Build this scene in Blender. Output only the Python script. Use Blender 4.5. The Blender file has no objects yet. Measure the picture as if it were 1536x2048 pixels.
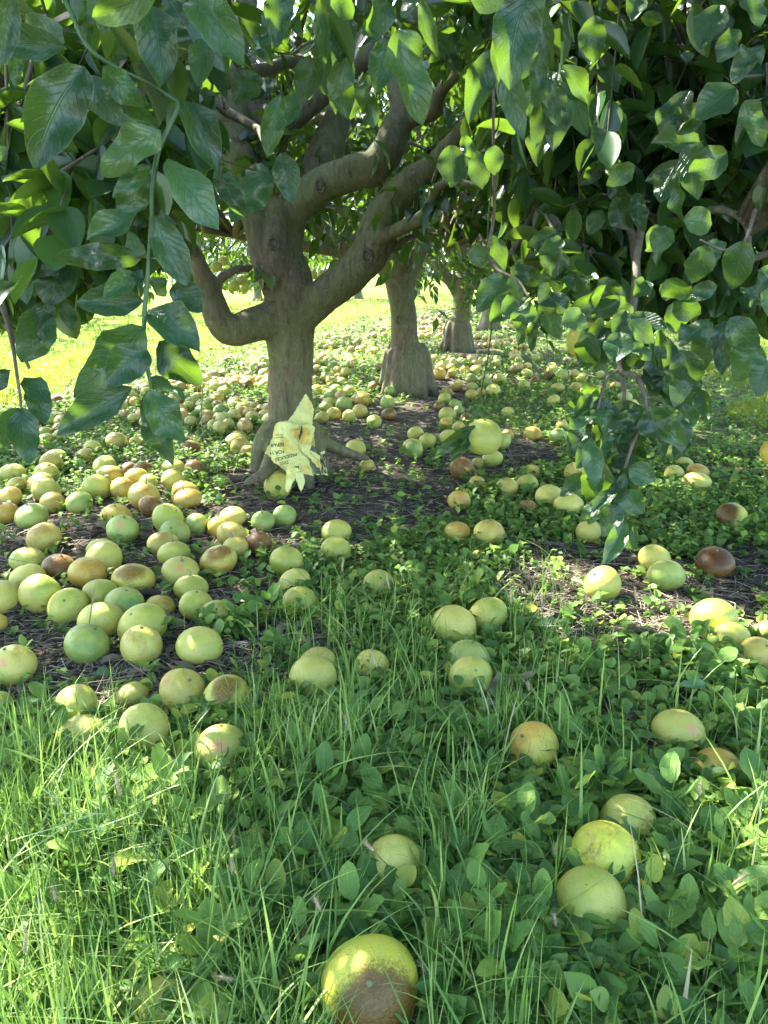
import bpy, math
import numpy as np
from mathutils import Vector, Matrix, Quaternion
R_ = np.random.RandomState(7)
SC = bpy.context.scene
COL = SC.collection
# ------------------------------------------------------------------ camera
F, CX, CY, HOR, CAMH = 1547.0, 768.0, 1024.0, 545.0, 1.05
TH = math.atan((CY-HOR)/F)
CT, ST = math.cos(TH), math.sin(TH)
cam_d = bpy.data.cameras.new('camera')
cam_d.sensor_fit = 'VERTICAL'; cam_d.sensor_height = 36.0
cam_d.lens = F/2048*36.0; cam_d.clip_start = 0.05; cam_d.clip_end = 2000
cam = bpy.data.objects.new('camera', cam_d); COL.objects.link(cam)
cam.location = (0, 0, CAMH); cam.rotation_euler = (math.pi/2-TH, 0, 0)
SC.camera = cam
cam_d.dof.use_dof = True; cam_d.dof.focus_distance = 2.2; cam_d.dof.aperture_fstop = 20.0
# ------------------------------------------------------------------ light
SUN_DIR = Vector((-0.60, 0.52, 0.80)).normalized()
el = math.asin(SUN_DIR.z); az = math.atan2(SUN_DIR.x, SUN_DIR.y)
world = bpy.data.worlds.new('World'); SC.world = world; world.use_nodes = True
wn = world.node_tree.nodes; wl = world.node_tree.links
bg = wn['Background']; sky = wn.new('ShaderNodeTexSky'); sky.sky_type = 'NISHITA'
sky.sun_disc = False; sky.sun_elevation = el; sky.sun_rotation = az
wl.new(sky.outputs[0], bg.inputs[0]); bg.inputs[1].default_value = 0.15
sl = bpy.data.lights.new('sun', 'SUN'); sl.energy = 4.0; sl.angle = math.radians(0.5); sl.color = (1, .95, .84)
so = bpy.data.objects.new('sun', sl); COL.objects.link(so)
so.rotation_euler = SUN_DIR.to_track_quat('Z', 'Y').to_euler(); so.location = (-6, 5, 9)
vs = SC.view_settings
vs.view_transform = 'Standard'; vs.look = 'None'; vs.exposure = 3.0; vs.gamma = 1; vs.use_curve_mapping = False
SC.cycles.max_bounces = 8; SC.cycles.diffuse_bounces = 2; SC.cycles.glossy_bounces = 2
SC.cycles.transmission_bounces = 4; SC.cycles.transparent_max_bounces = 4
SC.cycles.sample_clamp_indirect = 6.0
# ------------------------------------------------------------------ geometry helpers
def ray(px, py):
    v = (CY-py)/F
    return np.array([(px-CX)/F, CT+v*ST, -ST+v*CT])
def P(px, py, Y):
    d = ray(px, py); t = Y/d[1]
    return np.array([0, 0, CAMH])+d*t
def depth_at(p):
    return p[1]*CT-(p[2]-CAMH)*ST
def hgt(x, y):
    return 0.012*np.sin(2.1*x+1.3)*np.sin(1.7*y)+0.008*np.sin(5.3*x+2.0*y)+0.006*np.sin(9.1*y-4*x)
def G(px, py, z=0.0):
    d = ray(px, py); t = (z-CAMH)/d[2]
    return np.array([0, 0, CAMH])+d*t
def proj(p):
    p = np.atleast_2d(p); y = p[:, 1]; z = p[:, 2]-CAMH
    dz = np.maximum(y*CT-z*ST, 1e-3); up = y*ST+z*CT
    return CX+F*p[:, 0]/dz, CY-F*up/dz, y*CT-z*ST
def np_mesh(name, V, faces, attrs=None, smooth=True, mats=None):
    """faces: list of (k,n) int arrays"""
    me = bpy.data.meshes.new(name)
    V = np.asarray(V, np.float32).reshape(-1, 3)
    faces = [np.asarray(f, np.int32) for f in faces if len(f)]
    tot = np.concatenate([np.full(len(f), f.shape[1], np.int32) for f in faces])
    idx = np.concatenate([f.ravel() for f in faces])
    st = np.concatenate([[0], np.cumsum(tot)[:-1]]).astype(np.int32)
    me.vertices.add(len(V)); me.vertices.foreach_set('co', V.ravel())
    me.loops.add(len(idx)); me.loops.foreach_set('vertex_index', idx)
    me.polygons.add(len(tot)); me.polygons.foreach_set('loop_start', st)
    me.polygons.foreach_set('use_smooth', np.full(len(tot), smooth))
    me.update(calc_edges=True)
    for k, v in (attrs or {}).items():
        v = np.asarray(v, np.float32)
        if v.ndim == 1:
            a = me.attributes.new(k, 'FLOAT', 'POINT'); a.data.foreach_set('value', v)
        else:
            a = me.attributes.new(k, 'FLOAT_VECTOR', 'POINT'); a.data.foreach_set('vector', v.ravel())
    if mats: me.materials.append(mats)
    return me
def link(name, me, parent=None, loc=None, **props):
    o = bpy.data.objects.new(name, me); COL.objects.link(o)
    if parent is not None: o.parent = parent
    if loc is not None: o.location = loc
    for k, v in props.items(): o[k] = v
    return o
def spline(pts, n):
    pts = np.asarray(pts, float)
    if len(pts) == 2: return pts[0]+(pts[1]-pts[0])*np.linspace(0, 1, n)[:, None]
    p = np.vstack([2*pts[0]-pts[1], pts, 2*pts[-1]-pts[-2]])
    seg = len(pts)-1; out = []
    for t in np.linspace(0, seg-1e-6, n):
        i = int(t); f = t-i; a, b, c, d = p[i], p[i+1], p[i+2], p[i+3]
        out.append(.5*((2*b)+(-a+c)*f+(2*a-5*b+4*c-d)*f*f+(-a+3*b-3*c+d)*f**3))
    return np.array(out)
def tube(pts, rad, n=10, closed=True, bump=0.0, rs=None, flute=0):
    """pts (m,3) radii (m,) -> verts, quads, tris"""
    pts = np.asarray(pts, float); rad = np.asarray(rad, float); m = len(pts)
    T = np.gradient(pts, axis=0); T /= np.linalg.norm(T, axis=1)[:, None]+1e-9
    ref = np.array([1., 0.13, 0.07]) if abs(T[0][0]) < .8 else np.array([0., 1., .1])
    a = np.cross(T[0], ref); a /= np.linalg.norm(a)
    A = [a]
    for i in range(1, m):
        a = A[-1]-T[i]*np.dot(A[-1], T[i]); a /= np.linalg.norm(a)+1e-9; A.append(a)
    A = np.array(A); B = np.cross(T, A)
    th = np.linspace(0, 2*np.pi, n, endpoint=False)
    rr = np.repeat(rad[:, None], n, 1)
    if bump and rs is not None:
        ph = rs.uniform(0, 6.28, 6)
        s = np.linspace(0, 1, m)[:, None]*m
        rr = rr*(1+bump*(np.sin(2*th[None]+s*.35+ph[0])*.5+np.sin(3*th[None]-s*.22+ph[1])*.4+np.sin(s*.8+ph[2]+th[None])*.4+flute*np.abs(np.sin(4*th[None]+ph[3]))))
    V = pts[:, None]+rr[..., None]*(np.cos(th)[None, :, None]*A[:, None]+np.sin(th)[None, :, None]*B[:, None])
    V = V.reshape(-1, 3)
    i = np.arange(m-1)[:, None]*n; j = np.arange(n)[None]; j2 = (j+1) % n
    Q = np.stack([i+j, i+j2, i+n+j2, i+n+j], -1).reshape(-1, 4)
    V = np.vstack([V, pts[:1], pts[-1:]]); c0 = m*n; c1 = m*n+1
    jj = np.arange(n)
    T1 = np.stack([np.full(n, c0), (jj+1) % n, jj], -1); T2 = np.stack([np.full(n, c1), (m-1)*n+jj, (m-1)*n+(jj+1) % n], -1)
    return V, Q, np.vstack([T1, T2])
class Acc:
    def __init__(s): s.V = []; s.Q = []; s.T = []; s.n = 0; s.A = []
    def add(s, V, Q=None, T=None, a=None):
        s.V.append(V)
        if Q is not None and len(Q): s.Q.append(np.asarray(Q)+s.n)
        if T is not None and len(T): s.T.append(np.asarray(T)+s.n)
        s.A.append(np.full(len(V), R_.rand() if a is None else a)); s.n += len(V)
    def mesh(s, name, mat, smooth=True):
        f = []
        if s.Q: f.append(np.vstack(s.Q))
        if s.T: f.append(np.vstack(s.T))
        return np_mesh(name, np.vstack(s.V), f, {'rnd': np.concatenate(s.A)}, smooth, mat)
def unit(v):
    return v/(np.linalg.norm(v, axis=-1, keepdims=True)+1e-9)
# ------------------------------------------------------------------ materials
def mat(name):
    m = bpy.data.materials.new(name); m.use_nodes = True
    nt = m.node_tree; b = nt.nodes['Principled BSDF']
    return m, nt, b
class N:
    def __init__(s, nt): s.nt = nt
    def node(s, t, **k):
        n = s.nt.nodes.new(t)
        for a, v in k.items(): setattr(n, a, v)
        return n
    def l(s, a, b): s.nt.links.new(a, b)
    def noise(s, vec, scale, detail=3, rough=.55, dist=0):
        n = s.node('ShaderNodeTexNoise'); n.inputs['Scale'].default_value = scale; n.inputs['Detail'].default_value = detail
        n.inputs['Roughness'].default_value = rough; n.inputs['Distortion'].default_value = dist
        if vec is not None: s.l(vec, n.inputs['Vector'])
        return n.outputs['Fac']
    def ramp(s, fac, stops, interp='LINEAR'):
        n = s.node('ShaderNodeValToRGB'); cr = n.color_ramp; cr.interpolation = interp
        while len(cr.elements) < len(stops): cr.elements.new(.5)
        for e, (p, c) in zip(cr.elements, stops):
            e.position = p; e.color = (*c, 1) if len(c) == 3 else c
        s.l(fac, n.inputs[0]); return n.outputs[0]
    def mix(s, f, a, b, mode='MIX'):
        n = s.node('ShaderNodeMix', data_type='RGBA', blend_type=mode)
        for k, v in ((0, f), (6, a), (7, b)):
            if isinstance(v, (int, float)): n.inputs[k].default_value = v
            elif isinstance(v, tuple): n.inputs[k].default_value = (*v, 1)
            else: s.l(v, n.inputs[k])
        return n.outputs[2]
    def math(s, op, a, b=0.0, c=0.0, clamp=False):
        n = s.node('ShaderNodeMath', operation=op); n.use_clamp = clamp
        for k, v in enumerate((a, b, c)):
            if isinstance(v, (int, float)): n.inputs[k].default_value = v
            else: s.l(v, n.inputs[k])
        return n.outputs[0]
    def smooth(s, x, a, b):
        n = s.node('ShaderNodeMapRange', interpolation_type='SMOOTHSTEP')
        s.l(x, n.inputs[0]); n.inputs[1].default_value = a; n.inputs[2].default_value = b
        return n.outputs[0]
    def attr(s, name, kind='GEOMETRY', out='Fac'):
        n = s.node('ShaderNodeAttribute', attribute_type=kind, attribute_name=name); return n.outputs[out]
    def coord(s, k='Object'):
        return s.node('ShaderNodeTexCoord').outputs[k]
    def mapv(s, v, scale=(1, 1, 1), loc=(0, 0, 0)):
        n = s.node('ShaderNodeMapping'); s.l(v, n.inputs[0]); n.inputs['Scale'].default_value = scale; n.inputs['Location'].default_value = loc
        return n.outputs[0]
    def bump(s, h, strength, dist, b):
        n = s.node('ShaderNodeBump'); n.inputs['Strength'].default_value = strength; n.inputs['Distance'].default_value = dist
        s.l(h, n.inputs['Height']); s.l(n.outputs[0], b.inputs['Normal']); return n.outputs[0]
def leaf_material(name, dark, mid, light, trans, tfac=.35, rough=.32, veins=True, spec=.5, wear=True):
    m, nt, b = mat(name); n = N(nt)
    at = n.node('ShaderNodeAttribute', attribute_type='GEOMETRY', attribute_name='lf')
    sx = n.node('ShaderNodeSeparateXYZ'); n.l(at.outputs['Vector'], sx.inputs[0])
    u, v, r = sx.outputs
    rr = n.math('FRACT', n.math('ADD', r, n.node('ShaderNodeObjectInfo').outputs['Random']))
    col = n.ramp(rr, [(0, dark), (.5, mid), (.9, light), (1, (light[0]*2.0, light[1]*1.35, light[2]))])
    co = n.coord()
    ns = n.noise(co, 9, 3)
    col = n.mix(n.math('MULTIPLY', ns, .22), col, tuple(x*.5 for x in dark))
    au = n.math('ABSOLUTE', u)
    if veins:
        mid_ = n.math('SUBTRACT', 1, n.smooth(au, .015, .06))
        ph = n.math('SUBTRACT', n.math('MULTIPLY', v, 9.0), n.math('MULTIPLY', au, 2.6))
        fr = n.math('ABSOLUTE', n.math('SUBTRACT', n.math('FRACT', ph), .5))
        sv = n.math('SUBTRACT', 1, n.smooth(fr, .03, .11))
        vv = n.math('MAXIMUM', mid_, n.math('MULTIPLY', sv, .28))
        col = n.mix(n.math('MULTIPLY', vv, .5), col, tuple(x*1.7+.02 for x in light))
        edge = n.smooth(au, .93, 1.0)
        col = n.mix(n.math('MULTIPLY', edge, .35), col, (.22, .25, .08))
        hb = n.math('SUBTRACT', n.math('ADD', n.math('MULTIPLY', n.noise(n.mapv(co, (.5, 1, 1)), 40, 2), .25), n.math('MULTIPLY', n.noise(n.mapv(co, (.7, 1, 1)), 5, 1), 1.2)), n.math('MULTIPLY', vv, .9))
        n.bump(hb, .8, .003, b)
    if wear:
        sp = n.noise(n.mapv(co, (1, 1, 1), (3, 1, 2)), 38, 2)
        col = n.mix(n.math('MULTIPLY', n.smooth(sp, .73, .77), .5), col, (.20, .20, .10))
    n.l(col, b.inputs['Base Color'])
    n.l(n.math('ADD', rough, n.math('MULTIPLY', ns, .12)), b.inputs['Roughness'])
    b.inputs['Specular IOR Level'].default_value = spec
    tr = n.node('ShaderNodeBsdfTranslucent'); n.l(n.mix(.65, col, trans), tr.inputs[0])
    mx = n.node('ShaderNodeMixShader'); mx.inputs[0].default_value = tfac
    n.l(b.outputs[0], mx.inputs[1]); n.l(tr.outputs[0], mx.inputs[2])
    n.l(mx.outputs[0], nt.nodes['Material Output'].inputs[0])
    return m
M_LEAF = leaf_material('citrus_leaf', (.010, .038, .019), (.019, .064, .026), (.045, .112, .036), (.28, .50, .02), .27, .22, spec=.55)
M_CROWN = leaf_material('citrus_crown_leaf', (.011, .040, .018), (.024, .074, .024), (.060, .135, .032), (.26, .46, .02), .30, .20, veins=False, wear=False)
M_WEED = leaf_material('broadleaf_weed_leaf', (.062, .150, .034), (.125, .245, .048), (.23, .36, .065), (.28, .52, .08), .32, .46, spec=.35)
M_GREENS = leaf_material('ground_cover_leaf', (.068, .155, .038), (.14, .25, .055), (.26, .38, .08), (.30, .52, .07), .34, .48, veins=False, wear=False, spec=.3)
def grass_material(name, stops, trans, tfac=.35):
    m, nt, b = mat(name); n = N(nt)
    r = n.attr('rnd'); col = n.ramp(r, stops)
    n.l(col, b.inputs['Base Color']); b.inputs['Roughness'].default_value = .48; b.inputs['Specular IOR Level'].default_value = .35
    tr = n.node('ShaderNodeBsdfTranslucent'); n.l(n.mix(.5, col, trans), tr.inputs[0])
    mx = n.node('ShaderNodeMixShader'); mx.inputs[0].default_value = tfac
    n.l(b.outputs[0], mx.inputs[1]); n.l(tr.outputs[0], mx.inputs[2]); n.l(mx.outputs[0], nt.nodes['Material Output'].inputs[0])
    return m
M_GRASS = grass_material('grass_blade', [(0, (.055, .13, .03)), (.40, (.145, .26, .055)), (.75, (.32, .44, .11)), (.90, (.46, .50, .21)), (1, (.52, .44, .28))], (.34, .58, .07))
M_FIELD = grass_material('field_grass_blade', [(0, (.13, .20, .015)), (.6, (.22, .29, .022)), (1, (.36, .37, .06))], (.38, .44, .02), .40)
def bark_material(name, stretch=1.0, base=((.085, .066, .050), (.155, .122, .092), (.25, .205, .155)), moss=.8):
    m, nt, b = mat(name); n = N(nt); co = n.coord()
    st = n.mapv(co, (1, 1, .34/stretch))
    a = n.noise(st, 46, 8, .7, .35); c = n.noise(co, 3.2, 4, .6); d = n.noise(co, 11, 4, .6)
    col = n.ramp(a, [(.30, base[0]), (.52, base[1]), (.75, base[2])])
    ms = n.smooth(n.math('ADD', n.math('MULTIPLY', c, .75), n.math('MULTIPLY', d, .25)), .36, .56)
    col = n.mix(n.math('MULTIPLY', ms, moss), col, n.ramp(a, [(.3, (.095, .110, .050)), (.7, (.185, .200, .100))]))
    pale = n.smooth(n.noise(n.mapv(co, (1, 1, .5), (7, 3, 0)), 22, 3), .66, .74)
    col = n.mix(n.math('MULTIPLY', pale, .5), col, (.26, .25, .20))
    n.l(col, b.inputs['Base Color']); b.inputs['Roughness'].default_value = .85; b.inputs['Specular IOR Level'].default_value = .2
    lich = n.smooth(n.noise(n.mapv(co, (1, 1, .8), (2, 8, 1)), 60, 3), .64, .70)
    crk = n.smooth(n.noise(n.mapv(co, (1, 1, .12), (4, 4, 4)), 55, 4, .6, .8), .60, .66)
    col = n.mix(n.math('MULTIPLY', lich, .45), col, (.30, .31, .24)); col = n.mix(n.math('MULTIPLY', crk, .35), col, (.035, .028, .02)); n.l(col, b.inputs['Base Color'])
    h = n.math('SUBTRACT', n.math('ADD', n.math('MULTIPLY', a, 1.0), n.math('MULTIPLY', d, .5)), n.math('MULTIPLY', crk, .7))
    n.bump(h, .7, .005, b)
    return m
M_BARK = bark_material('citrus_bark')
M_TWIG = bark_material('twig_bark', 1, ((.07, .055, .045), (.13, .11, .09), (.22, .19, .15)), .25)
def simple(name, col, rough=.7, var=.3, scale=30, spec=.3):
    m, nt, b = mat(name); n = N(nt)
    a = n.noise(n.coord(), scale, 4); c = n.ramp(a, [(.3, tuple(x*(1-var) for x in col)), (.7, tuple(min(1, x*(1+var)) for x in col))])
    n.l(c, b.inputs['Base Color']); b.inputs['Roughness'].default_value = rough; b.inputs['Specular IOR Level'].default_value = spec
    return m
M_STEM = simple('green_stem', (.05, .10, .035), .5); M_DRYSTEM = simple('dry_stem', (.24, .20, .12), .8)
M_CALYX = simple('fruit_calyx', (.16, .17, .08), .8)
M_SEED = simple('seed_head', (.42, .33, .20), .9, .35, 200)
def litter_material():
    m, nt, b = mat('dry_litter'); n = N(nt)
    col = n.ramp(n.attr('rnd'), [(0, (.04, .032, .027)), (.3, (.13, .105, .080)), (.65, (.27, .23, .175)), (1, (.52, .46, .35))])
    n.l(col, b.inputs['Base Color']); b.inputs['Roughness'].default_value = .85; b.inputs['Specular IOR Level'].default_value = .2
    return m
M_LITTER = litter_material()
def fruit_material():
    m, nt, b = mat('grapefruit_skin'); n = N(nt)
    co = n.coord()
    oi = n.node('ShaderNodeObjectInfo').outputs['Random']
    off = n.node('ShaderNodeVectorMath', operation='ADD'); n.l(co, off.inputs[0])
    cx = n.node('ShaderNodeCombineXYZ'); n.l(n.math('MULTIPLY', oi, 37), cx.inputs[0]); n.l(n.math('MULTIPLY', oi, 91), cx.inputs[1]); n.l(n.math('MULTIPLY', oi, 53), cx.inputs[2])
    n.l(cx.outputs[0], off.inputs[1]); v = off.outputs[0]
    c1 = n.attr('skin', 'OBJECT', 'Color'); c2 = n.attr('blush', 'OBJECT', 'Color')
    big = n.noise(v, .75, 3, .6)
    col = n.mix(n.smooth(big, .38, .62), c1, c2)
    # brown bruising
    br = n.attr('bruise', 'OBJECT', 'Fac')
    rt = n.noise(n.mapv(v, (1, 1, 1), (5, 5, 5)), 1.0, 6, .62, .3)
    fine = n.noise(v, 16, 4, .7)
    q = n.math('ADD', n.math('ADD', n.math('MULTIPLY', rt, .8), n.math('MULTIPLY', fine, .2)), n.math('MULTIPLY', br, .42))
    bc = n.attr('bruise_colour', 'OBJECT', 'Color')
    col = n.mix(n.math('MULTIPLY', n.smooth(q, .53, .70), .85), col, bc)
    # russet speckle
    sp = n.noise(v, 28, 3, .7)
    col = n.mix(n.math('MULTIPLY', n.smooth(sp, .58, .72), .45), col, (.22, .15, .05))
    sp2 = n.noise(n.mapv(v, (1, 1, 1), (9, 2, 4)), 12, 5, .75)
    col = n.mix(n.math('MULTIPLY', n.smooth(sp2, .60, .68), .5), col, (.12, .085, .04))
    col = n.mix(n.math('MULTIPLY', n.smooth(n.noise(v, 3.2, 5, .65), .50, .68), .30), col, (.42, .33, .13))
    dk = n.noise(n.mapv(v, (1, 1, 1), (1, 9, 2)), 9, 2)
    col = n.mix(n.math('MULTIPLY', n.smooth(dk, .70, .74), .7), col, (.05, .035, .02))
    # pink or reddish spot
    ps = n.attr('spot', 'OBJECT', 'Vector'); sub = n.node('ShaderNodeVectorMath', operation='DISTANCE'); n.l(co, sub.inputs[0]); n.l(ps, sub.inputs[1])
    pf = n.math('MULTIPLY', n.math('SUBTRACT', 1, n.smooth(n.math('ADD', sub.outputs['Value'], n.math('MULTIPLY', rt, .3)), .22, .55)), n.math('MULTIPLY', n.attr('spot_on', 'OBJECT', 'Fac'), .75))
    col = n.mix(pf, col, (.66, .27, .15))
    pp = n.node('ShaderNodeVectorMath', operation='DISTANCE'); n.l(co, pp.inputs[0]); n.l(n.attr('patch', 'OBJECT', 'Vector'), pp.inputs[1])
    e = n.math('ADD', n.math('ADD', n.math('SUBTRACT', n.attr('patch_size', 'OBJECT', 'Fac'), pp.outputs['Value']), n.math('MULTIPLY', rt, .9)), n.math('MULTIPLY', fine, .7))
    col = n.mix(n.math('MULTIPLY', n.smooth(e, .62, 1.05), .93), col, n.mix(n.smooth(fine, .3, .75), n.mix(.82, bc, (.004, .001, .0)), n.mix(.0, bc, bc)))
    # soil on the lower side that touched the ground
    n.l(col, b.inputs['Base Color'])
    vo = n.node('ShaderNodeTexVoronoi'); vo.inputs['Scale'].default_value = 26; n.l(v, vo.inputs['Vector'])
    n.bump(n.math('ADD', vo.outputs['Distance'], n.math('MULTIPLY', n.noise(v, 4, 2), 3)), .16, .02, b)
    b.inputs['Roughness'].default_value = .42; b.inputs['Specular IOR Level'].default_value = .42
    b.inputs['Subsurface Weight'].default_value = .0
    return m
M_FRUIT = fruit_material()
def ground_material():
    m, nt, b = mat('soil_ground'); n = N(nt); co = n.coord()
    a = n.noise(co, 26, 6, .7); c = n.noise(co, 120, 4, .7); g = n.noise(co, 2.3, 4, .6)
    soil = n.ramp(a, [(.3, (.038, .031, .025)), (.5, (.095, .077, .060)), (.72, (.20, .165, .125))])
    soil = n.mix(n.smooth(c, .6, .7), soil, (.17, .14, .105))
    # lane and field get a turf colour, under the trees the soil shows
    gm = n.attr('turf')
    green = n.ramp(n.noise(co, 9, 5, .7), [(.3, (.10, .15, .02)), (.6, (.19, .25, .03)), (.8, (.28, .31, .06))])
    col = n.mix(gm, soil, green)
    n.l(col, b.inputs['Base Color']); b.inputs['Roughness'].default_value = .95; b.inputs['Specular IOR Level'].default_value = .15
    n.bump(n.math('ADD', a, n.math('MULTIPLY', c, .5)), .8, .015, b)
    return m
M_GROUND = ground_material()
def paper_material():
    m, nt, b = mat('weathered_yellow_paper'); n = N(nt); co = n.coord()
    a = n.noise(co, 7, 5, .6); d = n.noise(co, 30, 5, .7)
    col = n.ramp(a, [(.3, (.60, .62, .26)), (.5, (.66, .66, .24)), (.62, (.62, .50, .10)), (.75, (.62, .64, .34))])
    col = n.mix(n.math('MULTIPLY', n.smooth(d, .60, .70), .55), col, (.22, .18, .07))
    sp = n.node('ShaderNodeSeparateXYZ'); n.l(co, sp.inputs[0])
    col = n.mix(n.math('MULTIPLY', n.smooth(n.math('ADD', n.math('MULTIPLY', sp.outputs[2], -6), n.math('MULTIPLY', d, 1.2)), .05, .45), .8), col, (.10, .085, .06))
    n.l(col, b.inputs['Base Color']); b.inputs['Roughness'].default_value = .7
    n.bump(n.noise(co, 22, 5, .6, .6), .6, .01, b)
    return m
M_PAPER = paper_material()
M_PAPER_IN = simple('stained_paper', (.60, .44, .09), .8, .35, 25)
M_INK = simple('black_ink', (.03, .03, .03), .6, .3)
M_INK2 = simple('striped_plastic', (.10, .12, .10), .5, .6, 60)
# ------------------------------------------------------------------ ground
MULCH = [(690, 985, 270, 95), (190, 1120, 420, 150), (120, 1270, 330, 80), (300, 1360, 350, 80), (1290, 1230, 250, 105),
         (1460, 1160, 130, 60), (760, 860, 150, 60), (1000, 910, 140, 45), (880, 800, 70, 60), (940, 700, 60, 22),
         (1180, 1120, 150, 40), (560, 1060, 220, 60), (480, 1420, 60, 30), (1100, 1180, 120, 50), (620, 1290, 130, 45), (420, 1180, 160, 90), (1440, 1290, 120, 40)]
def vnoise(x, y, s=1.0, seed=0):
    x = np.asarray(x)*s+seed*3.7; y = np.asarray(y)*s-seed*1.9
    return (np.sin(x*1.3+1.7*np.sin(y*.9+seed))+np.sin(y*1.7+1.3*np.sin(x*1.1))+np.sin((x+y)*2.3+seed)*.6+np.sin((x-y)*3.1)*.5)/3.1
def mulch(px, py, x, y):
    v = np.full(np.shape(px), -1.0)
    for cx, cy, a, b in MULCH:
        v = np.maximum(v, 1-np.sqrt(((px-cx)/a)**2+((py-cy)/b)**2))
    return np.clip((v+vnoise(x, y, 5.0, 2)*.16)*5+.2, 0, 1)
def ground():
    ys = np.concatenate([np.arange(-5, 0.3, .5), np.arange(.3, 9, .06), np.arange(9, 30, .5), np.geomspace(30, 900, 20)])
    xs = np.concatenate([-np.geomspace(900, 8, 16), np.arange(-7.5, 7.5, .1), np.geomspace(8, 900, 16)])
    X, Y = np.meshgrid(xs, ys); nx, ny = len(xs), len(ys)
    near = (np.abs(X) < 7) & (Y < 9.5) & (Y > -1)
    Z = np.where(near, hgt(X, Y), 0)
    V = np.stack([X, Y, Z], -1).reshape(-1, 3)
    i = np.arange(ny-1)[:, None]*nx; j = np.arange(nx-1)[None]
    Q = np.stack([i+j, i+j+1, i+nx+j+1, i+nx+j], -1).reshape(-1, 4)
    row = V[:, 0]-(-1.45+.235*V[:, 1])
    t = np.clip((np.abs(row)-3.0)/.8+vnoise(V[:, 0], V[:, 1], 1.2)*.5, 0, 1)
    t = np.where((V[:, 1] < 6) & (V[:, 0] > -4), 0, t)
    px_, py_, _ = proj(V); ins = (V[:, 1] > 4.8) & (V[:, 1] < 30)
    t = np.maximum(t, np.where(ins, .30*(1-mulch(px_, py_, V[:, 0], V[:, 1])), 0))
    t = np.where(V[:, 1] > 24, np.maximum(t, .8), t)
    me = np_mesh('ground', V, [Q], {'turf': t}, True, M_GROUND)
    link('ground', me, kind='structure')
ground()
# ------------------------------------------------------------------ trees
def remeshed(acc, voxel, smooth_it, mat_):
    me = acc.mesh('t', mat_)
    o = bpy.data.objects.new('t', me); COL.objects.link(o)
    r = o.modifiers.new('r', 'REMESH'); r.mode = 'VOXEL'; r.voxel_size = voxel; r.use_smooth_shade = True
    s = o.modifiers.new('s', 'SMOOTH'); s.iterations = smooth_it; s.factor = .5
    dg = bpy.context.evaluated_depsgraph_get(); dg.update()
    out = bpy.data.meshes.new_from_object(o.evaluated_get(dg))
    bpy.data.objects.remove(o); bpy.data.meshes.remove(me)
    out.materials.clear(); out.materials.append(mat_)
    out.polygons.foreach_set('use_smooth', np.ones(len(out.polygons), bool))
    return out
def limb_px(acc, pts, rs, flute=0, bump=.07, n=16, step=.03):
    """pts: (px,py,Y,r_px)"""
    W = []; R = []
    for px, py, Y, r in pts:
        p = P(px, py, Y); W.append(p); R.append(r*depth_at(p)/F)
    L = sum(np.linalg.norm(np.array(W[i+1])-W[i]) for i in range(len(W)-1))
    m = max(6, int(L/step))
    c = spline(W, m); r = spline(np.array(R)[:, None].repeat(3, 1), m)[:, 0]
    V, Q, T = tube(c, np.maximum(r, .003), n, bump=bump, rs=rs, flute=flute); acc.add(V, Q, T)
    return c, r
def limb_w(acc, pts, rads, rs, n=12, step=.04, bump=.07, flute=0):
    L = sum(np.linalg.norm(np.array(pts[i+1])-pts[i]) for i in range(len(pts)-1))
    m = max(5, int(L/step)); c = spline(pts, m); r = np.interp(np.linspace(0, 1, m), np.linspace(0, 1, len(rads)), rads)
    V, Q, T = tube(c, r, n, bump=bump, rs=rs, flute=flute); acc.add(V, Q, T)
    return c, r
def roots(acc, base, r0, n, rs, spread=.26, h=.36, ph=0):
    for k in range(n):
        a = ph+2*math.pi*k/n+rs.uniform(-.2, .2); s = spread*rs.uniform(.8, 1.2)
        d = np.array([math.cos(a), math.sin(a), 0]); w = r0*rs.uniform(.30, .44)
        pts = [base+d*(r0-w*.9)+[0, 0, h*rs.uniform(.9, 1.15)], base+d*(r0*1.0)+[0, 0, h*.55], base+d*(r0+s*.35)+[0, 0, h*.2], base+d*(r0+s)+[0, 0, -.05]]
        limb_w(acc, pts, [w*.55, w*.95, w*1.05, w*.45], rs, 10, .03, .1)
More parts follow.
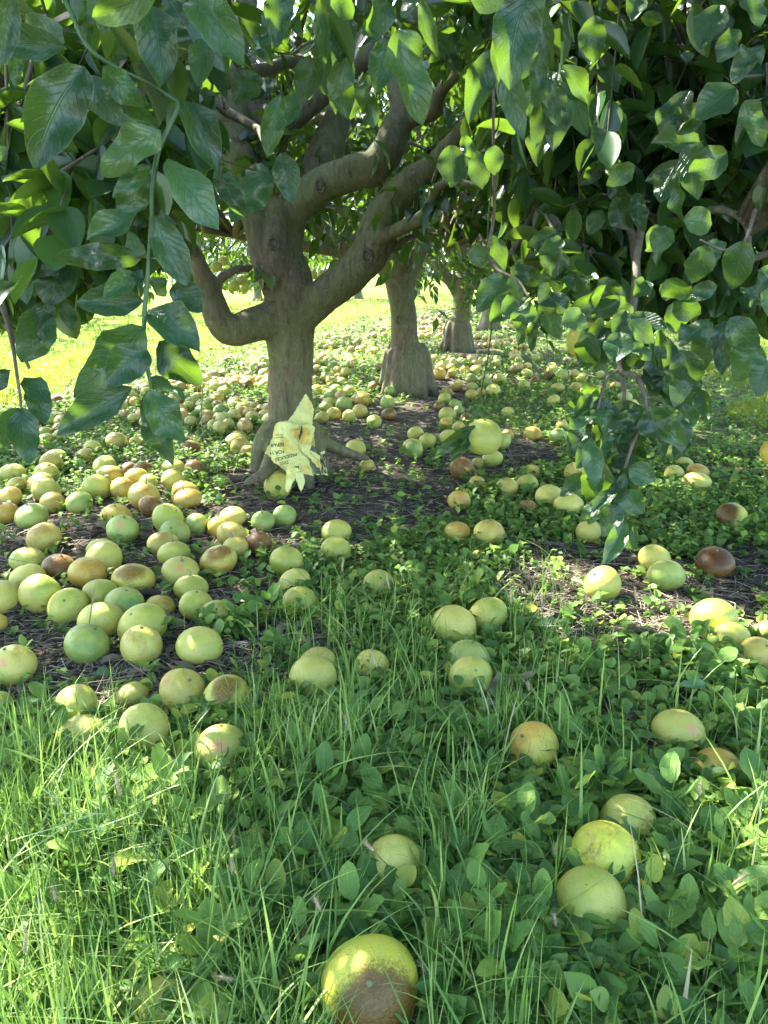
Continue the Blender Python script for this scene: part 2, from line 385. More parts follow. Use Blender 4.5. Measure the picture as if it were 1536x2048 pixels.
def twig_sprays(rs, starts, dirs, L, nl, lw, ll, keep=None):
    """sprays of leaves: returns twig meshes + leaves arrays"""
    T = len(starts); k = np.linspace(0.15, 1, nl)
    droop = rs.uniform(.25, .8, T)
    pos = starts[:, None]+dirs[:, None]*(L[:, None]*k)[..., None]
    pos[..., 2] -= (droop*L)[:, None]*k**2*.7
    side = unit(np.cross(dirs, [0, 0, 1.])); upv = unit(np.cross(side, dirs))
    ang = rs.uniform(0, 6.28, T)[:, None]+np.arange(nl)*2.4
    rad = side[:, None]*np.cos(ang)[..., None]+upv[:, None]*np.sin(ang)[..., None]
    ld = unit(dirs[:, None]*.55+rad*.8+np.array([0, 0, -.55])+rs.normal(0, .25, (T, nl, 3)))
    up = np.array([0, 0, 1.])
    nr = unit(up-ld*ld[..., 2:3]+rs.normal(0, .45, (T, nl, 3)))
    ends = pos[:, -1]
    mids = pos[:, nl//2]
    Lf = ll*rs.uniform(.7, 1.25, (T, nl)); Wf = lw*rs.uniform(.75, 1.2, (T, nl))
    pos = pos.reshape(-1, 3); ld = ld.reshape(-1, 3); nr = nr.reshape(-1, 3); Lf = Lf.ravel(); Wf = Wf.ravel()
    if keep is not None:
        k_ = keep(pos+ld*Lf[:, None]*.6) & keep(pos)
        pos, ld, nr, Lf, Wf = pos[k_], ld[k_], nr[k_], Lf[k_], Wf[k_]
        kt = keep(ends) & keep(mids)
        starts, mids, ends = starts[kt], mids[kt], ends[kt]
    return (starts, mids, ends), (pos, ld, nr, Lf, Wf)
LT8 = np.array([[0, 0, 0], [-.90, .24, .10], [0, .30, -.02], [.90, .24, .10], [-.92, .62, .06], [0, .68, -.05], [.92, .62, .06], [0, 1, -.18]])
LT8_T = np.array([[0, 2, 1], [0, 3, 2], [4, 5, 7], [5, 6, 7]]); LT8_Q = np.array([[1, 2, 5, 4], [2, 3, 6, 5]])
def fine_template():
    rows = [(.10, .46), (.24, .84), (.42, 1.0), (.60, .96), (.76, .74), (.90, .38)]
    T_ = [[0, 0, 0]]
    for v, w in rows: T_ += [[-w, v, .13*w-.10*v*v], [-w*.5, v, .04*w-.10*v*v], [0, v, -.02-.10*v*v], [w*.5, v, .04*w-.10*v*v], [w, v, .13*w-.10*v*v]]
    T_.append([0, 1, -.13]); n = len(rows); Q = []; Tr = []
    for i in range(n-1):
        for j in range(4): a = 1+i*5+j; Q.append([a, a+1, a+6, a+5])
    for j in range(4): Tr += [[0, 2+j, 1+j], [1+(n-1)*5+j, 2+(n-1)*5+j, 1+n*5]]
    return np.array(T_), np.array(Tr), np.array(Q)
LTF, LTF_T, LTF_Q = fine_template()
LT4 = np.array([[0, 0, 0], [-.9, .45, .10], [.9, .45, .10], [0, 1, -.12]])
LT4_T = np.array([[0, 2, 1], [1, 2, 3]])
def leaves_mesh(name, mat_, pos, ld, nr, Lf, Wf, rs, hi=True, rnd=None):
    tmpl, TT, QQ = (LTF, LTF_T, LTF_Q) if hi == 2 else (LT8, LT8_T, LT8_Q) if hi else (LT4, LT4_T, None)
    nrm = unit(nr-ld*(nr*ld).sum(-1, keepdims=True)); sd = np.cross(ld, nrm)
    n = len(pos); c = rs.uniform(.2, 1.9, n)
    V = pos[:, None]+sd[:, None]*(tmpl[None, :, 0]*Wf[:, None]*.5)[..., None]+ld[:, None]*(tmpl[None, :, 1]*Lf[:, None])[..., None]+nrm[:, None]*(tmpl[None, :, 2]*(Lf*c)[:, None])[..., None]
    k = len(tmpl); o = (np.arange(n)*k)[:, None, None]
    faces = [(TT[None]+o).reshape(-1, 3)]
    if QQ is not None: faces.append((QQ[None]+o).reshape(-1, 4))
    rn = rs.rand(n) if rnd is None else rnd
    lf = np.stack([np.tile(tmpl[:, 0], n), np.tile(tmpl[:, 1], n), np.repeat(rn, k)], -1)
    return np_mesh(name, V.reshape(-1, 3), faces, {'lf': lf}, True, mat_)
def thin_tubes(acc, A, B, C, r0, r1):
    """many 3-sided twigs through A,B,C"""
    n = len(A)
    if n == 0: return
    ps = np.stack([A, B, C], 1); d = unit(C-A); s = unit(np.cross(d, [0.3, .2, 1.])); u = np.cross(s, d)
    rad = np.array([r0, (r0+r1)/2, r1])
    th = np.array([0, 2.094, 4.189])
    V = ps[:, :, None]+rad[None, :, None, None]*(np.cos(th)[None, None, :, None]*s[:, None, None]+np.sin(th)[None, None, :, None]*u[:, None, None])
    V = V.reshape(-1, 3)
    base = np.array([[i*3+j, i*3+(j+1) % 3, (i+1)*3+(j+1) % 3, (i+1)*3+j] for i in range(2) for j in range(3)])
    Q = (base[None]+(np.arange(n)*9)[:, None, None]).reshape(-1, 4)
    acc.V.append(V); acc.Q.append(Q+acc.n); acc.A.append(np.repeat(R_.rand(n), 9)); acc.n += len(V)
def crown_clusters(rs, c, R, H, zs, n, inner=.5, zin=1.75):
    """cluster centres of a dome crown, hollow underneath"""
    out = []; dirs = []
    while len(out) < n:
        a = rs.uniform(0, 6.283); r = R*math.sqrt(rs.rand()); rn = r/R
        rr = R*(1+.08*math.sin(3*a+c[0])+.06*math.sin(5*a+1))
        if r > rr: continue
        zt = zs+(H-zs)*math.sqrt(max(0, 1-(r/rr)**2.4))
        zb = zs if rn > .82 else (zs+(zin-zs)*min(1, (.82-rn)/.25))
        if zt < zb+.1: continue
        u = rs.rand()
        z = zb+(zt-zb)*(u**.55 if rs.rand() < .7 else u*.3)
        out.append([c[0]+r*math.cos(a), c[1]+r*math.sin(a), z])
        dirs.append([math.cos(a)*(.4+rn), math.sin(a)*(.4+rn), (z-zb)/(H)*1.2-.35])
    return np.array(out), unit(np.array(dirs))
def crown_branches(acc, nodes, cl, rs, r0=.018, keep=None):
    """connects clusters to the closest limb node by a bending bough"""
    for p in cl:
        d = np.linalg.norm(nodes-p, axis=1)+.6*np.maximum(0, nodes[:, 2]-p[2]); q = nodes[d.argmin()]
        L = np.linalg.norm(p-q)
        if L < .12: continue
        m = q*.5+p*.5+np.array([0, 0, .10*L])+rs.normal(0, .06*L, 3)
        c = spline([q, m, p], 8)
        if keep is not None and (not keep(c).all() or ((np.linalg.norm(c-np.array([0, 0, CAMH]), axis=1) < 1.9) & (c[:, 1] > .1)).any()): continue
        r = np.linspace(min(.03 if q[1] > 3 else .009, r0*(.5+L*.5)), .004, 8)
        V, Q, T = tube(c, r, 6); acc.add(V, Q, T)
MAIN = np.array([-.50, 4.0, 0])
# limits of the skirt of the near crown: how low its leaves hang in each direction seen from the lane
def keep_near(p):
    px, py, d = proj(p)
    lim1 = np.interp(px, [-400, 0, 120, 260, 420, 470, 600, 900, 960, 1040, 1180, 1320, 1536, 2000], [760, 600, 560, 480, 400, 120, 60, 90, 200, 330, 470, 560, 600, 700])
    lim2 = np.interp(px, [-400, 0, 120, 260, 400, 470, 600, 700, 950, 1050, 1200, 1350, 1536, 2000], [800, 640, 640, 590, 480, 240, 150, 130, 330, 560, 640, 660, 660, 760])
    lim3 = np.interp(px, [-400, 0, 300, 420, 520, 950, 1050, 1536, 2000], [700, 640, 600, 540, 380, 430, 580, 650, 700])
    lim3 = np.where((d < 4.5) & (px > 440) & (px < 960), 170, lim3)
    lim = np.where(d < 1.6, lim1, np.where(d < 3.4, lim2, lim3))
    ok = (py < lim+20*np.sin(px*.05)) & ~((d < 1.0) & (px > -250) & (px < 1800) & (d > -.3))
    ok &= (p[:, 2] > .72)
    # leave the view along the limbs open
    ok &= ~((d < 4.5) & (px > 445) & (px < 930) & (py > 165))
    ok &= ~((px > 380) & (px < 720) & (py > 410+.0*px) & (d < 6))
    behind = (d < .35) | (py < -260)
    return np.where(behind, (p[:, 2] > 1.45) & (np.hypot(p[:, 0], p[:, 1]) > .5), ok)
def tree_root(label, loc, group='grapefruit trees of the orchard rows'):
    t = bpy.data.objects.new('grapefruit_tree', None); COL.objects.link(t); t.location = loc
    t['label'] = label; t['category'] = 'tree'; t['group'] = group
    return t
# a tree's parts are meshes in world coordinates, so its root sits at its base and its parts are offset back
def tpart(name, me, root, **k):
    o = link(name, me, root, **k); o.matrix_parent_inverse = Matrix.Translation(-Vector(root.location)); return o
def main_tree():
    rs = np.random.RandomState(3)
    root = tree_root('nearest grapefruit tree, thick mossy trunk with the torn yellow sack at its foot', tuple(MAIN))
    a = Acc(); Y = 4.0; nodes = []
    def L(pts, **k):
        c, r = limb_px(a, pts, rs, **k); nodes.append(c)
    L([(583, 965, Y, 52), (583, 900, Y, 47), (582, 820, Y, 44), (581, 740, Y, 43), (580, 680, Y, 45), (580, 620, Y, 50), (576, 560, Y, 50), (560, 500, Y, 40), (556, 440, Y, 34), (568, 400, Y, 32)], flute=.5, n=26)
    L([(575, 610, Y-.05, 26), (550, 560, Y-.05, 32), (524, 500, Y-.05, 27), (512, 440, Y-.03, 28), (500, 380, Y, 36), (478, 310, Y+.05, 44), (462, 240, Y+.1, 44), (450, 170, Y+.15, 40), (462, 90, Y+.25, 34), (485, 20, Y+.4, 28), (500, -120, Y+.6, 20), (450, -260, Y+.9, 12)])
    L([(548, 600, Y-.08, 20), (552, 540, Y-.10, 22), (552, 480, Y-.08, 24), (560, 420, Y-.03, 26)])
    L([(588, 560, Y, 20), (586, 480, Y+.02, 20), (590, 430, Y, 28), (622, 385, Y-.05, 36), (665, 362, Y-.1, 34), (712, 343, Y-.14, 33), (745, 335, Y-.16, 34), (772, 305, Y-.16, 34), (790, 262, Y-.14, 30), (806, 225, Y-.1, 27), (795, 180, Y, 22), (780, 120, Y+.2, 19), (765, 40, Y+.4, 17), (740, -80, Y+.7, 13)])
    L([(800, 245, Y-.12, 16), (835, 236, Y-.16, 14), (868, 222, Y-.22, 16), (880, 185, Y-.3, 14), (920, 145, Y-.4, 12), (965, 118, Y-.5, 10), (1040, 100, Y-.7, 8)])
    L([(612, 400, Y+.06, 30), (636, 345, Y+.12, 35), (656, 290, Y+.18, 33), (672, 240, Y+.22, 28), (690, 195, Y+.3, 27), (712, 130, Y+.4, 24), (722, 50, Y+.5, 22), (760, -60, Y+.7, 18)])
    # left elbow limb
    L([(575, 645, Y-.02, 38), (545, 640, Y-.05, 36), (510, 648, Y-.10, 33), (476, 660, Y-.15, 32), (446, 652, Y-.18, 31), (430, 618, Y-.2, 28), (418, 580, Y-.22, 23), (404, 545, Y-.25, 18), (385, 500, Y-.3, 15), (330, 440, Y-.5, 17), (260, 410, Y-.7, 22), (180, 405, Y-.8, 24), (90, 385, Y-.8, 20), (0, 350, Y-.8, 14)])
    L([(425, 590, Y-.2, 10), (440, 560, Y-.2, 9), (470, 540, Y-.18, 8), (500, 536, Y-.1, 9)])
    # right limb, sweeping up
    L([(600, 640, Y-.02, 34), (628, 610, Y-.04, 34), (665, 578, Y-.08, 36), (705, 545, Y-.12, 36), (735, 515, Y-.15, 38), (750, 480, Y-.16, 40), (765, 440, Y-.16, 37), (790, 400, Y-.2, 33), (830, 360, Y-.25, 29), (875, 325, Y-.3, 25), (912, 280, Y-.38, 22), (945, 235, Y-.45, 17), (1000, 170, Y-.6, 12)])
    L([(745, 478, Y-.2, 17), (775, 468, Y-.28, 15), (815, 450, Y-.36, 14), (848, 432, Y-.4, 14), (862, 408, Y-.42, 11), (872, 378, Y-.44, 10), (905, 362, Y-.5, 8), (960, 372, Y-.6, 6)])
    L([(780, 500, Y-.1, 12), (800, 490, Y-.12, 9), (815, 476, Y-.14, 7), (850, 468, Y-.2, 6), (880, 470, Y-.25, 4)])
    base = np.array([MAIN[0]+.02, 4.0, 0])
    roots(a, base, .118, 9, rs, .09, .24, .3)
    for pts in ([(622, 862, Y-.02, 18), (645, 885, Y-.05, 16), (680, 900, Y-.02, 11), (715, 912, Y, 8), (738, 918, Y, 4)],
                [(560, 880, Y-.08, 22), (546, 918, Y-.2, 18), (530, 945, Y-.32, 13), (508, 958, Y-.38, 9), (488, 968, Y-.42, 5)],
                [(552, 850, Y-.05, 20), (530, 872, Y-.08, 19), (518, 905, Y-.1, 16), (512, 945, Y-.1, 10)], [(548, 870, Y+.02, 16), (538, 900, Y, 15), (534, 945, Y-.05, 10)],
                [(610, 850, Y-.1, 28), (632, 900, Y-.14, 22), (645, 935, Y-.18, 12)]):
        limb_px(a, pts, rs, bump=.1, n=12)
    me = remeshed(a, .0115, 2, M_BARK)
    # relief: vertical flutes and lumps in the real surface
    co = np.empty(len(me.vertices)*3, np.float32); nn = np.empty_like(co)
    me.vertices.foreach_get('co', co); me.vertices.foreach_get('normal', nn); co = co.reshape(-1, 3); nn = nn.reshape(-1, 3)
    ang = np.arctan2(co[:, 1]-4, co[:, 0]+.5)
    d = .0035*np.sin(ang*9+2.5*np.sin(co[:, 2]*3))*np.clip(1.4-co[:, 2], 0, 1)+.003*vnoise(co[:, 0]+co[:, 1], co[:, 2], 22)+.002*vnoise(co[:, 0]-co[:, 1], co[:, 2], 60, 3)
    me.vertices.foreach_set('co', (co+nn*d[:, None]).ravel())
    tpart('trunk', me, root)
    # boughs that show among the leaves
    b = Acc()
    bs = [[(600, 118, 3.1, 10), (540, 135, 2.9, 13), (480, 150, 2.7, 15), (425, 172, 2.6, 16), (370, 190, 2.5, 14), (310, 196, 2.4, 12), (240, 180, 2.3, 9), (150, 150, 2.2, 8)],
          [(420, 190, 2.5, 10), (445, 218, 2.4, 9), (485, 240, 2.3, 9), (515, 258, 2.2, 9), (530, 285, 2.1, 7)],
          [(430, 60, 1.9, 5), (438, 120, 1.8, 6), (445, 180, 1.75, 6), (452, 215, 1.7, 5)],
          [(-60, 330, 2.4, 20), (20, 290, 2.3, 18), (70, 255, 2.2, 15), (115, 235, 2.1, 12), (160, 200, 2.0, 8)],
          [(-10, 205, 1.8, 9), (30, 160, 1.8, 9), (80, 110, 1.8, 9), (140, 45, 1.8, 10), (170, 0, 1.8, 10), (200, -60, 1.8, 10)],
          [(80, 80, 1.5, 5), (55, 160, 1.5, 6), (45, 210, 1.5, 5), (15, 240, 1.5, 3)],
          [(175, 280, 1.9, 5), (182, 330, 1.9, 6), (178, 390, 1.9, 6), (183, 440, 1.9, 5)], [(178, 300, 1.9, 4), (195, 350, 1.9, 4), (205, 400, 1.9, 3)],
          [(965, 300, 3.0, 9), (1030, 312, 2.8, 11), (1100, 318, 2.7, 12), (1170, 300, 2.5, 12), (1215, 322, 2.4, 12), (1240, 370, 2.3, 11), (1250, 430, 2.2, 10), (1268, 490, 2.1, 9), (1272, 560, 2.0, 8), (1262, 640, 1.9, 7), (1240, 740, 1.75, 6)],
          [(1100, 315, 2.7, 9), (1112, 355, 2.7, 13), (1122, 395, 2.75, 11), (1150, 415, 2.8, 10), (1165, 450, 2.8, 5)],
          [(1092, 330, 2.5, 7), (1090, 385, 2.4, 8), (1060, 440, 2.4, 8), (1035, 485, 2.3, 6), (1015, 515, 2.3, 4)],
          [(1460, 280, 2.6, 8), (1490, 320, 2.6, 9), (1520, 355, 2.6, 8), (1600, 360, 2.6, 7)],
          [(1390, 130, 2.4, 9), (1395, 180, 2.4, 9), (1385, 240, 2.5, 9), (1400, 300, 2.5, 8), (1410, 380, 2.5, 7), (1412, 430, 2.5, 6)],
          [(990, 60, 1.8, 3), (986, 200, 1.8, 3), (988, 420, 1.9, 3), (975, 500, 1.9, 3)],
          [(760, 150, 3.5, 8), (800, 60, 3.3, 10), (815, -60, 3.2, 12)],
          [(1040, 85, 3.2, 14), (1130, 95, 3.0, 16), (1240, 110, 2.9, 17), (1330, 118, 2.8, 14), (1420, 100, 2.7, 10)],
          [(1300, 430, 2.2, 5), (1360, 440, 2.1, 7), (1430, 420, 2.0, 7), (1490, 445, 1.95, 6), (1500, 520, 1.9, 4)],
          [(-20, 480, 1.7, 4), (5, 600, 1.6, 4), (25, 690, 1.55, 4), (38, 780, 1.5, 3)], [(10, 640, 1.6, 3), (40, 700, 1.55, 3), (58, 735, 1.5, 3)],
          [(110, 520, 1.8, 4), (112, 600, 1.8, 4), (150, 645, 1.8, 3)]]
    for s in bs:
        c, r = limb_px(b, s, rs, bump=.16, n=10, step=.02); nodes.append(c)
    # leader limbs that carry the upper crown
    cps = [(0, 1.7), (1, 2.0), (2, 1.6), (3, 2.1), (4, 1.8), (5, 1.9), (5.7, 1.6)]
    for ang, rr in cps:
        p0 = MAIN+[0, .1, 1.7]; d = np.array([math.cos(ang), math.sin(ang), 0])
        if d[1] < -.3: continue
        c, r = limb_w(b, [p0, p0+d*rr*.4+[0, 0, .5], p0+d*rr*.8+[0, 0, .9], p0+d*rr*1.4+[0, 0, 1.1], p0+d*rr*1.8+[0, 0, .8]], [.05, .04, .03, .02, .008], rs)
        nodes.append(c)
    nodes = np.vstack(nodes)
    cl, dr = crown_clusters(rs, MAIN, 4.25, 4.3, .85, 450, zin=1.75)
    xs_ = np.array([[rs.uniform(-1.6, 3.2), rs.uniform(-.1, 2.2), rs.uniform(2.1, 3.1)] for _ in range(75)]); cl = np.vstack([cl, xs_]); dr = np.vstack([dr, unit(np.array([0, -.6, -.1])+rs.normal(0, .5, (75, 3)))])  # unseen leaf clusters above the camera side, added to shade the foreground
    ok = keep_near(cl); cl, dr = cl[ok], dr[ok]
    ex = []
    for _ in range(112):
        q = rs.rand() < .20
        px_, py_, Y_ = (rs.uniform(-60, 450), rs.uniform(-20, 470), rs.uniform(1.5, 2.9)) if q else (rs.uniform(990, 1560), rs.uniform(-20, 560), rs.uniform(2.2, 3.9))
        ex.append(P(px_, py_, Y_))
    ex = np.array(ex); ex = ex[keep_near(ex)]; cl = np.vstack([cl, ex]); dr = np.vstack([dr, unit(np.array([0, -.5, -.5])+rs.normal(0, .5, ex.shape))])
    # extra clusters low at the side of the skirt, seen close to
    crown_branches(b, nodes, cl, rs, keep=keep_near)
    per = 10
    st = np.repeat(cl, per, 0)+rs.normal(0, .12, (len(cl)*per, 3)); dd = unit(np.repeat(dr, per, 0)+rs.normal(0, .6, (len(cl)*per, 3)))
    tw, lv = twig_sprays(rs, st, dd, rs.uniform(.2, .42, len(st)), 9, .050, .098, keep_near)
    thin_tubes(b, *tw, .0035, .0015)
    tpart('branch', b.mesh('branches', M_TWIG), root, kind='stuff')
    dn = np.linalg.norm(lv[0]-np.array([0, 0, CAMH]), axis=1) < 3.6; px_, py_, d_ = proj(lv[0]); dn &= (d_ > .3) & (px_ > -300) & (px_ < 1836) & (py_ > -250)
    tpart('crown', leaves_mesh('near_crown_leaves', M_CROWN, *[q[dn] for q in lv], rs, hi=2), root, kind='stuff')
    tpart('crown', leaves_mesh('crown_leaves', M_CROWN, *[q[~dn] for q in lv], rs), root, kind='stuff')
    return root
TREE1 = main_tree()
def keep_far(p):
    px, py, d = proj(p)
    return ~((d < 7.5) & (px > 800) & (px < 1000) & (py > 520)) & ~((px > 640) & (px < 760) & (py > 560) & (d < 12)) & ((px < 980) | (py < 720)) & ~((px > 60) & (px < 560) & (py > 585) & (d < 30))
def ribs(a, base, r0, n, rs, h=.40):
    for k in range(n):
        an = 2*math.pi*k/n+rs.uniform(-.15, .15); d = np.array([math.cos(an), math.sin(an), 0]); e = rs.uniform(.8, 1.2); w = r0*rs.uniform(.17, .23)
        limb_w(a, [base+d*(r0*.66)+[0, 0, h+.03], base+d*(r0*.90)+[0, 0, h*.85], base+d*(r0*1.04)+[0, 0, h*.5], base+d*(r0*1.18)+[0, 0, .10*e], base+d*(r0*1.5)+[0, 0, -.04]], [w*.9, w*1.2, w*1.15, w*1.1, w*.6], rs, 10, .03, .12)
def row_tree(label, base, limbs_fn, R, H, zs, ncl, per, ll, rs, hi, r0, voxel, keep=None, zin=1.7, nroot=9):
    root = tree_root(label, (base[0], base[1], 0)); a = Acc()
    nodes = limbs_fn(a, rs)
    (ribs(a, base, r0, nroot, rs) if nroot > 9 else roots(a, base, r0, nroot, rs, .16, .42, rs.rand()*3))
    tpart('trunk', remeshed(a, voxel, 2, M_BARK), root)
    nodes = np.vstack(nodes)
    cl, dr = crown_clusters(rs, base, R, H, zs, ncl, zin=zin)
    if keep is not None: k = keep(cl); cl, dr = cl[k], dr[k]
    b = Acc(); crown_branches(b, nodes, cl, rs, .02)
    st = np.repeat(cl, per, 0)+rs.normal(0, .13, (len(cl)*per, 3)); dd = unit(np.repeat(dr, per, 0)+rs.normal(0, .6, (len(cl)*per, 3)))
    tw, lv = twig_sprays(rs, st, dd, rs.uniform(.22, .48, len(st)), 8, ll*.5, ll, keep)
    thin_tubes(b, *tw, .004, .002)
    tpart('branch', b.mesh('branches', M_TWIG), root, kind='stuff')
    tpart('crown', leaves_mesh('crown_leaves', M_CROWN, *lv, rs, hi=hi), root, kind='stuff')
    return root
B2 = np.array([P(815, 770, 7.1)[0], 7.15, 0.]); Y2 = 7.1
def limbs2(a, rs):
    nodes = []
    def L(pts, **k): c, r = limb_px(a, pts, rs, step=.05, **k); nodes.append(c)
    L([(818, 790, Y2, 42), (817, 750, Y2, 41), (815, 722, Y2, 37), (811, 690, Y2, 27), (807, 640, Y2, 26), (803, 600, Y2, 26), (800, 565, Y2, 30), (800, 525, Y2, 38), (808, 480, Y2, 34), (815, 430, Y2, 29), (822, 350, Y2+.1, 24), (830, 250, Y2+.3, 18)], flute=.5, n=24)
    L([(790, 560, Y2, 20), (765, 525, Y2, 22), (735, 505, Y2-.05, 24), (700, 490, Y2-.1, 22), (660, 478, Y2-.2, 20), (630, 450, Y2-.3, 18), (600, 420, Y2-.4, 15), (540, 380, Y2-.6, 12)])
    L([(745, 520, Y2-.1, 14), (705, 510, Y2-.15, 15), (660, 500, Y2-.2, 12), (600, 492, Y2-.4, 11), (520, 480, Y2-.6, 9), (470, 470, Y2-.8, 8)])
    L([(810, 500, Y2-.1, 12), (828, 480, Y2-.2, 10), (845, 462, Y2-.25, 9), (880, 465, Y2-.3, 8), (900, 490, Y2-.3, 6)])
    L([(820, 540, Y2, 20), (850, 470, Y2+.1, 16), (880, 400, Y2+.2, 13), (930, 340, Y2+.4, 10), (1000, 300, Y2+.6, 7)])
    L([(800, 440, Y2, 18), (760, 380, Y2+.2, 14), (720, 320, Y2+.4, 11), (690, 240, Y2+.5, 8)])
    L([(700, 485, Y2-.1, 10), (745, 450, Y2-.05, 10), (720, 435, Y2, 9), (690, 425, Y2+.1, 7), (650, 415, Y2+.2, 5)])
    return nodes
TREE2 = row_tree('second grapefruit tree in the row with broad fluted root flare and mossy trunk', B2, limbs2, 3.4, 4.4, 1.0, 150, 9, .12, np.random.RandomState(5), True, .19, .014, keep_far, zin=1.6, nroot=12)
B3 = np.array([P(915, 700, 10.9)[0], 11.0, 0.]); Y3 = 11.0
def limbs3(a, rs):
    nodes = []
    def L(pts, **k): c, r = limb_px(a, pts, rs, step=.06, **k); nodes.append(c)
    L([(916, 708, Y3, 30), (917, 680, Y3, 25), (920, 650, Y3, 19), (923, 620, Y3, 18), (926, 590, Y3, 19), (930, 565, Y3, 20), (930, 530, Y3, 15), (925, 480, Y3, 12)], flute=.5, n=20)
    L([(918, 590, Y3, 13), (900, 562, Y3, 12), (882, 545, Y3, 11), (868, 515, Y3, 10), (850, 480, Y3, 9), (830, 430, Y3, 7)])
    L([(935, 580, Y3, 12), (955, 550, Y3, 11), (985, 520, Y3, 9), (1020, 480, Y3, 7)])
    L([(940, 570, Y3-.3, 8), (985, 575, Y3-.5, 7), (1040, 540, Y3-.7, 5)])
    return nodes
row_tree('third grapefruit tree in the row, slimmer trunk flaring into ribbed roots', B3, limbs3, 3.5, 4.5, 1.15, 120, 8, .15, np.random.RandomState(9), False, .17, .022, keep_far, zin=1.6, nroot=10)
def generic_limbs(base, rs, h=1.05, r=.15):
    def fn(a, rs_):
        nodes = []
        c, _ = limb_w(a, [base+[0, 0, -.05], base+[.02, 0, .4], base+[-.02, .02, h]], [r*1.5, r, r*1.2], rs, step=.1, flute=.4); nodes.append(c)
        for k in range(6):
            an = k*1.05+rs.rand()*.6; d = np.array([math.cos(an), math.sin(an), 0]); q = base+[0, 0, h-.1]
            c, _ = limb_w(a, [q, q+d*.5+[0, 0, .4], q+d*1.1+[0, 0, .9], q+d*1.8+[0, 0, 1.2]], [r*.6, r*.5, r*.35, .02], rs, step=.12); nodes.append(c)
        return nodes
    return fn
far = [((1.98, 15.0), 'fourth grapefruit tree in the row, dim trunk partly behind hanging leaves', 3.7, 1.15),
       ((2.9, 19.0), 'fifth grapefruit tree, farthest crown visible along the near row', 3.8, 1.2),
       ((3.9, 23.2), 'grapefruit tree at the far end of the near row', 3.9, 1.2),
       ((-9.6, 9.6), 'grapefruit tree of the row over the sunny lane, closest to the camera', 3.4, .9),
       ((-8.4, 14.4), 'grapefruit tree of the row over the sunny lane, second along', 3.5, .9),
       ((-7.4, 19.5), 'grapefruit tree of the row over the sunny lane, third along', 3.5, .95),
       ((-6.3, 25.0), 'grapefruit tree over the sunny lane, its trunk seen left of the bagged trunk', 3.6, 1.0),
       ((-4.9, 31.0), 'grapefruit tree over the sunny lane, its small far trunk under the elbow limb', 3.6, 1.0),
       ((-1.1, 33.5), 'small far grapefruit tree whose thin trunk shows between first and second trunks', 3.2, 1.1),
       ((1.6, 40.0), 'farthest small grapefruit tree beyond the second trunk', 3.6, 1.1),
       ((8.3, 8.2), 'grapefruit tree of the next row, its crown closing the right side of the view', 3.4, .8),
       ((9.3, 12.8), 'grapefruit tree of the next row, behind the hanging branches', 3.5, .9),
       ((10.4, 17.6), 'grapefruit tree of the next row, farthest along that row', 3.6, .9)]
for i, ((x, y), lab, R, zs) in enumerate(far):
    rs = np.random.RandomState(20+i); b_ = np.array([x, y, 0.])
    row_tree(lab, b_, generic_limbs(b_, rs, 1.1), R, 4.3 if x > 0 else 3.4, zs, 85 if x > 0 else 56, 8, .17 if y < 20 else .2, rs, False, .13, .045 if y < 20 else .06, keep_far, zin=1.5, nroot=7)
